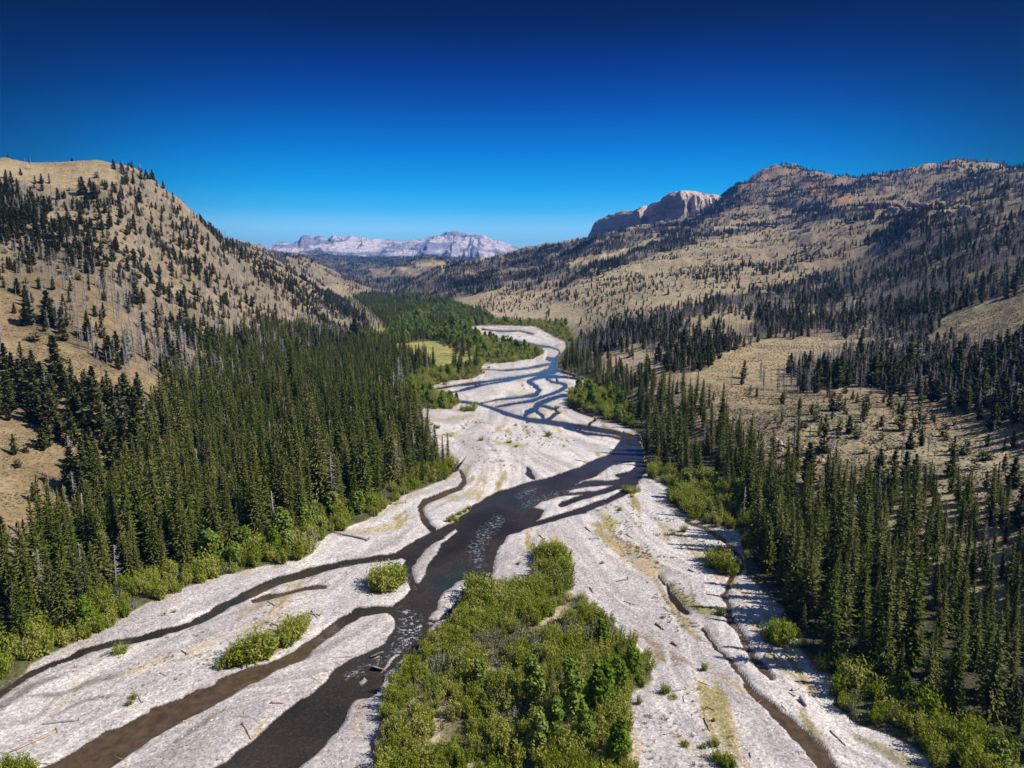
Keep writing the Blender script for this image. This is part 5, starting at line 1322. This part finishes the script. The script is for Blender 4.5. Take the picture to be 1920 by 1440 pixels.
LAND = [(20, 1290, 'at the lower left corner of the wood'), (120, 1190, 'where the left arm meets the wood'), (230, 1150, 'above the lone dark willow bush'), (330, 1100, 'beside the tiny grey tufts'), (440, 1062, 'along the narrow left arm'), (540, 1040, 'where the left arm leaves the wood'),
 (600, 1000, 'at the long dark fallen trunk'), (680, 960, 'below the bright grassy bank'), (745, 920, 'at the bright grassy bank'), (800, 890, 'near the tip of the left wood'), (840, 875, 'at the leaning trees of the left wood'), (790, 800, 'above the long gravel bar'), (770, 750, 'at the far willow patch'),
 (830, 700, 'below the yellow meadow'), (950, 660, 'on the far willow flat'), (120, 1060, 'deep in the lower left wood'), (260, 980, 'behind the left fringe'), (400, 960, 'in the thick of the left wood'), (520, 900, 'in the middle of the left wood'), (640, 850, 'behind the grassy bank'), (700, 780, 'in the upper left wood'),
 (480, 790, 'where the left wood meets grey snags'), (330, 850, 'where the left wood climbs the slope'), (600, 700, 'in the far half of the left wood'), (740, 680, 'left of the yellow meadow'), (60, 900, 'at the left edge above the wood'), (180, 840, 'on the lower left slope'), (120, 740, 'under the bare left spur'),
 (30, 720, 'at the left edge under the spur'), (260, 740, 'at the foot of the bare left spur'), (60, 600, 'on the bare left spur'), (200, 650, 'along the crest of the bare left spur'), (330, 680, 'behind the bare left spur'), (100, 480, 'in the dark belt of the left hill'), (30, 380, 'at the left edge under the hilltop'),
 (220, 560, 'at the lower end of the dark belt'), (300, 480, 'on the open face of the left hill'), (130, 330, 'on the grassy hilltop'), (260, 340, 'on the steep skyline of the hilltop'), (350, 410, 'on the falling skyline of the left hill'), (450, 480, 'low on the left skyline'), (420, 580, 'on the pale lower face of the left hill'),
 (560, 560, 'near the end of the left ridge'), (660, 600, 'at the end of the left ridge'), (450, 660, 'among the grey snags under the left hill'), (570, 640, 'among snags near the left ridge end'), (750, 600, 'in the far valley woods'), (850, 600, 'at the far bend of the valley'), (920, 560, 'on the far tan slope'), (1000, 600, 'at the foot of the far tan slope'),
 (890, 1130, 'at the river corner of the thicket'), (1000, 1110, 'behind the upstream edge of the thicket'), (1050, 1130, 'around the sandy clearing of the thicket'), (1120, 1170, 'at the upper right edge of the thicket'), (1200, 1230, 'at the right corner of the thicket'), (1180, 1320, 'at the notch of the thicket edge'), (1100, 1250, 'right of the thicket poplars'),
 (1000, 1230, 'above the thicket poplars'), (880, 1200, 'behind the river edge of the thicket'), (790, 1260, 'at the left edge of the thicket'), (850, 1300, 'left of the dry clearing'), (740, 1380, 'at the lower left edge of the thicket'), (900, 1380, 'below the dry clearing'), (960, 1310, 'beside the rounded poplar'), (1050, 1400, 'in front of the thicket poplars'), (1150, 1400, 'at the lower right edge of the thicket'),
 (1080, 700, 'at the river under the tan knoll'), (1130, 730, 'behind the leafy right bend'), (1100, 770, 'at the leafy right bend'), (1170, 790, 'at the lower end of the leafy bend'), (1220, 850, 'at the blue river bend'), (1290, 830, 'behind the blue river bend'), (1250, 900, 'above the white gravel point'), (1280, 950, 'in the sunny willow patch'), (1360, 980, 'at the end of the sunny willow patch'),
 (1360, 900, 'behind the sunny willow patch'), (1400, 1040, 'above the blue side pool'), (1440, 960, 'behind the blue side pool'), (1480, 1100, 'behind the leaning spruce'), (1540, 1030, 'deep in the right wood'), (1500, 920, 'just below the bench rocks'), (1600, 1180, 'above the shaded fringe'), (1500, 1215, 'at the white log jam'), (1600, 1280, 'above the muddy channel'),
 (1660, 1100, 'in the heart of the right wood'), (1700, 1000, 'under the bench on the right'), (1750, 1250, 'in the dark lower right wood'), (1850, 1130, 'at the right edge of the wood'), (1720, 1380, 'at the bottom of the right fringe'), (1850, 1380, 'at the lower right corner'), (1850, 1000, 'at the right edge below the bench'),
 (1300, 770, 'on the near end of the bench'), (1420, 790, 'in the middle of the bench'), (1560, 820, 'at the bench path'), (1700, 850, 'on the wide part of the bench'), (1860, 880, 'at the right end of the bench'), (1180, 680, 'on the tan knoll'), (1260, 700, 'behind the tan knoll'), (1340, 740, 'in the row behind the bench'), (1450, 720, 'under the pale bare slope'),
 (1560, 690, 'at the left end of the dense wood'), (1680, 700, 'in the dense wood behind the bench'), (1820, 720, 'in the dense wood at the right'), (1480, 660, 'on the pale bare slope'), (1840, 610, 'on the sagebrush slope'), (1150, 630, 'at the left end of the mixed belt'), (1280, 640, 'in the mixed belt over the knoll'), (1420, 600, 'in the middle of the mixed belt'),
 (1600, 600, 'in the mixed belt over the bare slope'), (1750, 560, 'at the right end of the mixed belt'), (1100, 560, 'on the lower tan slope'), (1250, 540, 'in the middle of the tan slope'), (1400, 500, 'high on the tan slope'), (1600, 470, 'under the long pale ledge'), (1750, 450, 'below the rocky knob'), (1880, 480, 'right of the rocky knob'),
 (1000, 500, 'at the low end of the wooded ridge'), (1150, 470, 'on the ridge under the cliff'), (1350, 430, 'on the ridge right of the cliff'), (1450, 340, 'on the first high summit'), (1620, 350, 'at the orange saddle'), (1800, 340, 'on the highest summit')]
def landmark(px, py):
    d = [(abs(px - a) / (1 + .15 * (b > 1000))) ** 2 + ((py - b) * 1.25) ** 2 for a, b, _ in LAND]
    return LAND[int(np.argmin(d))][2]
placed = {k: sum(1 for o in COL.objects if o.parent is None and o.name.split('.')[0] == NAME[k]) for k in PROTO}
for kind, lst in P_ALL.items():
    if not lst: continue
    a = np.concatenate(lst)
    size = a[:, 8] / np.hypot(a[:, 1], H)
    infr = (a[:, 6] > 4) & (a[:, 6] < 1916) & (a[:, 7] < 1475)
    order = np.argsort(-(size * infr))
    n_ind = max(0, min(298 - placed[kind], int(infr.sum())))
    ind = order[:n_ind]
    hs = a[ind, 8]
    regs = a[ind, 9].astype(int)
    todo = []
    for j, i in enumerate(ind):
        x, y, z, s, rz, v, px, py, h, rg = a[i]
        ph = REG[int(rg)]
        same = hs[regs == int(rg)]
        q = (same < h).mean() if len(same) > 3 else .5
        sz = 'tall ' if q > .66 else 'low ' if q < .33 else 'medium '
        lab = sz + FACE[kind] + ' ' + landmark(px, py)
        todo.append((lab, i))
    byl = {}
    for lab, i in todo: byl.setdefault(lab, []).append(i)
    for lab, ii in byl.items():
        grp = lab.replace(FACE[kind], FACE[kind] + 's')
        names = {i: lab for i in ii}
        ii = sorted(ii, key=lambda i: a[i, 6])
        if len(ii) == 2: names = {ii[0]: 'left one of two ' + grp, ii[1]: 'right one of two ' + grp}
        elif len(ii) == 3: names = {ii[0]: 'left one of three ' + grp, ii[1]: 'middle one of three ' + grp, ii[2]: 'right one of three ' + grp}
        elif len(ii) > 3:
            names[ii[0]] = 'leftmost of the ' + grp; names[ii[-1]] = 'rightmost of the ' + grp
            mid = sorted(ii[1:-1], key=lambda i: a[i, 1])
            names[mid[0]] = 'nearest of the ' + grp
            names[mid[-1]] = 'farthest of the ' + grp
            if len(mid) > 4:
                tl = sorted(mid[1:-1], key=lambda i: a[i, 8]); names[tl[-1]] = 'tallest among the ' + grp
        for i in ii:
            x, y, z, s, rz, v, px, py, h, rg = a[i]
            put(kind, int(v), x, y, z - .05, s, rz, names[i], grp)
    rest = np.setdiff1d(np.arange(len(a)), ind)
    nm, lab, cat = FARLAB[kind]
    print('PLANTS', kind, 'individual', n_ind, 'rest', len(rest))
    scatter(nm, kind, a[rest][:, :6], lab, cat)
# ------------------------------------------------------------------ driftwood, rocks, low scrub
def log_mesh(L, r0, seed, roots=True, branches=3):
    r = np.random.default_rng(seed)
    m = MB()
    n = 6
    pts = [(L * i / n, r.normal() * L * .012, r0 * .8 + r.normal() * r0 * .15) for i in range(n + 1)]
    m.tube(pts, [r0 * (1.15 - .75 * i / n) for i in range(n + 1)], 7)
    if roots:
        for k in range(7):
            a = k / 7 * 6.28 + r.random() * .4
            q = r0 * (2.2 + 1.6 * r.random())
            m.tube([(0, 0, r0 * .8), (-r0 * .5, math.cos(a) * q * .6, r0 * .8 + abs(math.sin(a)) * q * .6), (-r0 * 1.1, math.cos(a) * q, r0 * .4 + abs(math.sin(a)) * q)], [r0 * .55, r0 * .3, r0 * .08], 5)
    for k in range(branches):
        t = (.35 + .6 * r.random()) * L; a = (r.random() - .5) * 2.2; q = L * (.10 + .10 * r.random())
        m.tube([(t, 0, r0 * .8), (t + q * .7, math.sin(a) * q, r0 * .9 + .4 * q * r.random())], [r0 * .28, r0 * .06], 4)
    return m
LOGS = [
 (79, 1359, 147, 1351, .22, 1, 'long thin grey log lying flat on the left gravel', 0), (22, 1411, 104, 1373, .34, 1, 'pale log with its root ball uphill near the bottom left corner', 1), (455, 1357, 471, 1388, .26, 0, 'short branched log between the brown arm and the dark arm', 1),
 (407, 1425, 430, 1420, .16, 0, 'thin stick near the bottom edge of the middle bar', 0), (508, 1319, 532, 1320, .22, 0, 'rusty orange branch on the middle gravel bar', 2), (625, 999, 690, 1013, .40, 1, 'long dark fallen trunk on sand below the left wood', 0),
 (740, 945, 760, 943, .25, 1, 'bleached log at the edge of the left bank grass', 0), (1097, 989, 1108, 998, .22, 0, 'short dark log above the thicket tip', 0), (1105, 1011, 1124, 1009, .22, 0, 'pale log on the sand above the mossy ditch', 0),
 (1155, 1091, 1176, 1087, .26, 1, 'rusty branch on the gravel right of the thicket', 2), (1230, 1170, 1245, 1182, .30, 0, 'dark thick stick by the green moss strip', 2), (1260, 1206, 1270, 1213, .34, 0, 'rotten stump piece on the right gravel', 2),
 (1176, 1004, 1186, 1010, .2, 0, 'small double stick on the upper right gravel', 0), (1291, 1069, 1301, 1073, .34, 0, 'dark block of wood left of the side pool', 0), (1299, 1316, 1321, 1310, .18, 0, 'straight white pole on the near right gravel', 3),
 (1297, 1341, 1307, 1339, .14, 0, 'short white stick under the straight white pole', 3), (1320, 1347, 1332, 1372, .16, 0, 'dark leaning branch on the near right gravel', 0), (1326, 1327, 1341, 1332, .14, 0, 'bent dark twig right of the white pole', 0),
 (1262, 1297, 1284, 1292, .18, 1, 'pale log beside the round dark bush', 3), (1281, 1306, 1283, 1318, .12, 0, 'thin upright stick under the pale log', 0), (1406, 1412, 1408, 1422, .16, 0, 'small dark peg of wood near the bottom edge', 0),
 (1501, 1312, 1512, 1326, .48, 0, 'thick dark log right of the muddy channel', 0), (1557, 1371, 1586, 1400, .16, 0, 'long thin pole parallel to the muddy channel', 1), (1552, 1303, 1563, 1290, .14, 0, 'pale stick pointing at the right wood', 3),
 (1541, 1300, 1548, 1311, .20, 0, 'dark stub beside the pale pointing stick', 0), (1484, 1295, 1496, 1294, .30, 0, 'white chunk of driftwood above the muddy channel', 3), (1478, 1298, 1490, 1306, .14, 1, 'brown twig crossing the white chunk', 0),
 (1417, 1224, 1426, 1211, .26, 1, 'bleached log at the head of the muddy pool', 3), (1440, 1120, 1470, 1128, .28, 1, 'lowest bleached trunk of the jam under the leaning spruce', 3), (1452, 1128, 1474, 1121, .22, 1, 'crossing bleached trunk of the jam under the leaning spruce', 3),
 (1446, 1134, 1470, 1139, .22, 0, 'loose bleached pole in front of the jam', 3), (1428, 1108, 1440, 1104, .12, 0, 'broken pale branch standing near the tree shadows', 3), (1427, 1190, 1440, 1168, .22, 1, 'white log curving round the dark willow', 3),
 (1432, 1200, 1446, 1182, .18, 0, 'second white log by the dark willow', 3), (1077, 862, 1098, 867, .26, 1, 'forked log near the bank above the main river', 0), (830, 815, 848, 819, .2, 0, 'brown branch on the upper part of the long bar', 2),
 (868, 804, 880, 806, .16, 0, 'tiny stick in the middle of the upper long bar', 0), (575, 1150, 601, 1154, .26, 1, 'root wad lying at the tip of the small willow clump', 3), (584, 1146, 596, 1160, .2, 0, 'short limb beside the root wad', 3), (498, 1167, 524, 1174, .26, 1, 'bleached heap trunk above the small willow clump', 3),
 (500, 1172, 520, 1166, .18, 0, 'bleached branch crossing the heap trunk', 3), (503, 1165, 512, 1177, .16, 0, 'stick at the left of the bleached heap', 3), (502, 1128, 516, 1136, .18, 1, 'forked white branch on the weedy strip', 3), (258, 1302, 266, 1318, .18, 1, 'white leaning stick beside two small bushes', 3),
 (500, 1236, 532, 1214, .24, 1, 'reddish log at the water side of the willow clumps', 2), (1222, 962, 1236, 955, .16, 0, 'thin stick below the bend', 0), (1118, 958, 1128, 956, .14, 0, 'small grey stick on the sand below the bend', 0), (1186, 1055, 1196, 1048, .16, 0, 'grey stick in the mossy ditch', 0),
 (1106, 1102, 1112, 1112, .2, 0, 'orange stub right of the thicket', 2), (1232, 1130, 1240, 1122, .14, 0, 'twig above the brown sticks', 2), (1170, 1128, 1190, 1135, .14, 0, 'three toed brown stick on the right gravel', 2), (1245, 1378, 1262, 1374, .14, 0, 'grey stick among dry tufts', 0), (1010, 1002, 1020, 1012, .2, 1, 'ring of brown roots on the gravel above the thicket', 2),
 (300, 1262, 312, 1268, .12, 0, 'small twig in the middle of the left gravel', 0), (340, 1220, 352, 1228, .2, 1, 'curled root above the long willow clump', 0), (150, 1388, 165, 1384, .12, 0, 'short twig near the brown arm', 0),
 (935, 1005, 942, 1001, .3, 0, 'log end lying in the riffle', 0), (655, 868, 652, 905, .3, 0, 'fallen bleached trunk inside the left wood edge', 3)]
WOODS = [M_SNAG, M_DRIFT, M_REDWOOD, M_PALEBARK]
for i, (x0, y0, x1, y1, r0, rt, lab, mt_) in enumerate(LOGS):
    a = on_ground(x0, y0); b = on_ground(x1, y1)
    if rt: a, b = b, a
    L = math.hypot(b[0] - a[0], b[1] - a[1])
    me = log_mesh(max(L, .6), r0 * .75, 700 + i, bool(rt), 2 + i % 3).mesh('driftwood_log', WOODS[mt_], True)
    o = link('driftwood_log', me)
    o.location = a
    o.rotation_euler = (0, -math.atan2(b[2] - a[2], L), math.atan2(b[1] - a[1], b[0] - a[0]))
    tag(o, lab, 'driftwood')
# rocks
M_ROCK = N('sandstone_rock', .95)
_P = M_ROCK.n('ShaderNodeTexCoord').outputs['Object']
_oi = M_ROCK.n('ShaderNodeObjectInfo').outputs['Random']
_c = M_ROCK.mix(M_ROCK.noise(1.3, 5, .7, _P), (.26, .19, .14), (.52, .40, .31))
M_ROCK.l(M_ROCK.mix(_oi, _c, M_ROCK.mix(1, _c, (.75, .72, .7), 'MULTIPLY')), M_ROCK.b.inputs['Base Color'])
M_ROCK = M_ROCK.m
def rock_mesh(seed, flat=.7, n=3):
    import bmesh
    bm = bmesh.new(); bmesh.ops.create_icosphere(bm, subdivisions=n, radius=1)
    r = np.random.default_rng(seed)
    pl = [(unit(r.normal(size=3)), .55 + .35 * r.random()) for _ in range(11)]
    for v in bm.verts:
        p = np.array(v.co)
        for nn, d in pl:
            k = p @ nn
            if k > d: p = p - nn * (k - d)
        p = p * (1 + .06 * math.sin(p[0] * 9 + seed) + .05 * math.sin(p[1] * 13 + p[2] * 7))
        v.co = (p[0] * 1.15, p[1], p[2] * flat)
    me = bpy.data.meshes.new('boulder'); bm.to_mesh(me); bm.free(); me.materials.append(M_ROCK)
    return me
M_COB = N('river_cobble', .9)
_o = M_COB.n('ShaderNodeObjectInfo').outputs['Random']
M_COB.l(M_COB.ramp(_o, [(0, (.22, .20, .20)), (.3, (.42, .38, .37)), (.7, (.60, .56, .55)), (1, (.75, .72, .70))]), M_COB.b.inputs['Base Color'])
M_COB = M_COB.m
RK = [rock_mesh(s, f) for s, f in ((1, .7), (2, .55), (3, .8), (4, .62), (5, .9))]
def rock(px, py, wpx, lab, grp=None, nm='boulder', cat='boulder', tall=1.0):
    x, y, z = on_ground(px, py)
    s = wpx / 2 / FPX * math.hypot(y, H)
    o = link(nm, RK[random.randrange(5)])
    o.location = (x, y, z + s * .12); o.scale = (s, s * .9, s * tall); o.rotation_euler = (random.random() * .5, random.random() * .5, random.random() * 6)
    tag(o, lab, cat, grp)
for line, n, w0, w1, lab, grp in [
    ([(1440, 822), (1470, 832), (1505, 846), (1540, 860), (1560, 878)], 46, 5, 15, 'angular tan boulder on the rocky edge of the bench', 'boulders on the rocky edge of the bench'),
    ([(1225, 745), (1245, 752), (1262, 770), (1258, 790)], 22, 4, 11, 'dark weathered boulder in the small outcrop behind the river spruces', 'boulders behind the river spruces'),
    ([(1640, 870), (1700, 890), (1760, 930), (1840, 975)], 22, 4, 9, 'half buried stone on the lower right bench', 'stones on the lower right bench'),
    ([(1620, 765), (1650, 770), (1700, 775)], 10, 3, 7, 'flat stone beneath the pines high on the bench', 'flat stones high on the bench'),
    ([(60, 1000), (30, 1040), (70, 960)], 12, 4, 9, 'tan stone on the bare corner of the left slope', 'stones on the corner of the left slope')]:
    for i in range(n):
        t = random.random() * (len(line) - 1); k = int(t); f = t - k
        px = line[k][0] * (1 - f) + line[k + 1][0] * f + random.gauss(0, 12); py = line[k][1] * (1 - f) + line[k + 1][1] * f + random.gauss(0, 7)
        rock(px, py, w0 + (w1 - w0) * random.random() ** 2, lab, grp)
for i in range(34):
    f = i / 33
    px = 1672 + 150 * f + random.gauss(0, 3); py = 394 - 12 * math.sin(f * 3.0) + random.gauss(0, 4)
    rock(px, py + 6, random.uniform(9, 20), 'jagged dark crag block on the rocky knob of the right flank', 'crag blocks of the rocky knob', 'rock_outcrop', 'rock outcrop', random.uniform(.9, 1.5))
for i in range(16):
    rock(1790 + random.gauss(0, 22), 318 + random.gauss(0, 4), random.uniform(6, 12), 'broken pale crag on the highest right summit', 'crags on the highest right summit', 'rock_outcrop', 'rock outcrop', 1.2)
rock(704, 1230, 26, 'salmon coloured rock slab at the tip of the middle bar', None, 'rock_slab', 'rock slab', .25)
rock(714, 1256, 34, 'orange sandstone slab lying in the dark arm', None, 'rock_slab', 'rock slab', .22)
rock(956, 992, 10, 'pale boulder standing in the riffle of the main river', None, 'boulder', 'boulder', .6)
# sagebrush, dry grass and cobbles: nobody could count them
def tuft_collection(name, mat, h, rad, blades, seeds, wide=.4):
    cl = bpy.data.collections.new(name)
    for s in seeds:
        r = np.random.default_rng(s); m = MB(); C, U, W = [], [], []
        for i in range(blades):
            a = r.random() * 6.28; q = rad * math.sqrt(r.random())
            d = unit(np.array([math.cos(a) * .7, math.sin(a) * .7, .8 + r.random()])); l = h * (.35 + .3 * r.random())
            C.append(np.array([math.cos(a) * q * .6, math.sin(a) * q * .6, 0]) + d * l * .8); W.append(d * l); U.append(unit(np.cross(d, r.normal(size=3))) * l * wide)
        m.taper(np.array(C), np.array(U), np.array(W), r.random(blades), .25)
        cl.objects.link(bpy.data.objects.new(name, m.mesh(name, mat)))
    return cl
def stuff_pts(poly, spc, smin, smax, thr, sc, dry=True):
    P = np.array([on_ground(*p)[:2] for p in poly])
    X, Y = candidates(P[:, 0].min(), P[:, 0].max(), P[:, 1].min(), P[:, 1].max(), spc)
    nn = fbm(X / sc, Y / sc, 601, 3) + .35 * (rng.random(len(X)) - .5)
    X, Y = X[nn > thr], Y[nn > thr]
    Z = height(X, Y); px, py = project(X, Y, Z)
    k = inpoly(px, py, poly) & seen(px, py - 3, Y)
    if dry: k &= bed(px, py) > 2
    X, Y, Z = X[k], Y[k], Z[k]; n = len(X)
    return np.stack([X, Y, Z - .03, smin + (smax - smin) * rng.random(n) ** 2, rng.random(n) * 6.28, rng.integers(0, 3, n)], 1)
sage = [stuff_pts([(1230, 745), (1340, 722), (1520, 735), (1700, 745), (1918, 805), (1918, 1000), (1700, 945), (1560, 900), (1420, 850), (1300, 810)], 1.15, .5, 1.4, -.22, 9),
        stuff_pts([(2, 545), (60, 600), (130, 650), (260, 705), (335, 738), (320, 755), (200, 735), (100, 700), (2, 660)], 1.2, .5, 1.4, -.15, 9),
        stuff_pts([(1325, 690), (1400, 645), (1560, 632), (1640, 640), (1600, 662), (1480, 690), (1340, 716)], 1.9, .6, 1.4, -.2, 9),
        stuff_pts([(1760, 605), (1918, 545), (1918, 640), (1800, 640)], 1.5, .6, 1.5, -.2, 9),
        stuff_pts([(2, 790), (60, 790), (110, 870), (130, 960), (60, 1030), (2, 1090)], 1.0, .5, 1.2, -.1, 7)]
scatter('sagebrush', 'sage', np.concatenate(sage), 'grey green sagebrush tufts speckling the dry benches and slopes', 'sagebrush', tuft_collection('sage_tuft', M_SAGE, .36, .34, 22, (1, 2, 3), .5))
grass = [stuff_pts([(720, 1440), (712, 1390), (730, 1330), (780, 1250), (850, 1175), (905, 1125), (1000, 1105), (1060, 1080), (1110, 1160), (1220, 1255), (1180, 1315), (1190, 1440)], .8, .6, 1.6, -.05, 5),
         stuff_pts([(1140, 990), (1220, 1040), (1350, 1145), (1320, 1200), (1260, 1180), (1180, 1060)], .9, .3, .8, .05, 3),
         stuff_pts([(1200, 1300), (1330, 1290), (1420, 1438), (1210, 1438)], 1.1, .3, .9, .22, 2.5),
         stuff_pts([(120, 1240), (450, 1150), (600, 1110), (560, 1190), (300, 1290), (120, 1330)], 1.2, .3, .7, .22, 3),
         stuff_pts([(800, 780), (1100, 810), (1000, 880), (880, 870)], 2.2, .5, 1.2, .25, 7),
         stuff_pts([(1080, 960), (1200, 920), (1340, 1000), (1300, 1060), (1120, 1020)], 1.3, .4, .9, .18, 4)]
scatter('dry_grass', 'grass', np.concatenate(grass), 'dry yellow grass and weeds on the gravel and in the thicket clearings', 'grass', tuft_collection('grass_tuft', M_GRASS, .7, .5, 22, (4, 5, 6), .16))

# loose cobbles and flood litter on the bars
cob = bpy.data.collections.new('cobble_shapes')
for s_ in (11, 12, 13):
    me_ = rock_mesh(s_, .6, 1); cob.objects.link(bpy.data.objects.new('cobble', me_))
    me_.materials.clear(); me_.materials.append(M_COB)
bar = [(2, 1310), (60, 1245), (180, 1188), (330, 1112), (590, 1038), (740, 960), (860, 880), (1000, 860), (1200, 890), (1390, 1010), (1470, 1150), (1520, 1245), (1580, 1290), (1745, 1430), (2, 1438)]
cp = stuff_pts(bar, .95, .07, .26, .02, 5)
cp = cp[(sdf_poly(*project(cp[:, 0], cp[:, 1], cp[:, 2]), THICKET, 20) > 0) & (cp[:, 1] < 260)]
scatter('cobbles', 'cob', cp, 'loose pale and grey cobbles strewn over the gravel bars', 'cobbles', cob)
lit = bpy.data.collections.new('litter_shapes')
for s_ in (21, 22, 23):
    lit.objects.link(bpy.data.objects.new('flood_litter', log_mesh(1.6, .05, s_, False, 2).mesh('flood_litter', [M_DRIFT, M_SNAG, M_REDWOOD][s_ % 3])))
lp = stuff_pts(bar, 2.2, .3, 1.5, .30, 11)
lp = lp[sdf_poly(*project(lp[:, 0], lp[:, 1], lp[:, 2]), THICKET, 20) > 0]
scatter('flood_litter', 'lit', lp, 'small sticks and flood litter caught along the bars', 'debris', lit)

# ------------------------------------------------------------------ the air itself
def haze():
    import bmesh
    zt = 620; bm = bmesh.new()
    zb = float(gz.min()) - 2
    x = 24000; y0, y1 = -300, 14500
    vs = [bm.verts.new((sx * x, y, z)) for z in (zb, zt) for sx, y in ((-1, y0), (1, y0), (1, y1), (-1, y1))]
    for f in ((0, 3, 2, 1), (4, 5, 6, 7), (0, 1, 5, 4), (1, 2, 6, 5), (2, 3, 7, 6), (3, 0, 4, 7)):
        bm.faces.new([vs[i] for i in f])
    me = bpy.data.meshes.new('haze'); bm.to_mesh(me); bm.free()
    m = bpy.data.materials.new('haze_air'); m.use_nodes = True; t = m.node_tree; t.nodes.clear()
    o_ = t.nodes.new('ShaderNodeOutputMaterial'); v = t.nodes.new('ShaderNodeVolumePrincipled')
    v.inputs['Color'].default_value = (.05, .30, 1, 1); v.inputs['Density'].default_value = 6.6e-5; v.inputs['Anisotropy'].default_value = .1
    t.links.new(v.outputs[0], o_.inputs['Volume'])
    me.materials.append(m)
    tag(link('haze', me), 'thin blue air fading the far mountains', 'haze', kind='stuff')
haze()
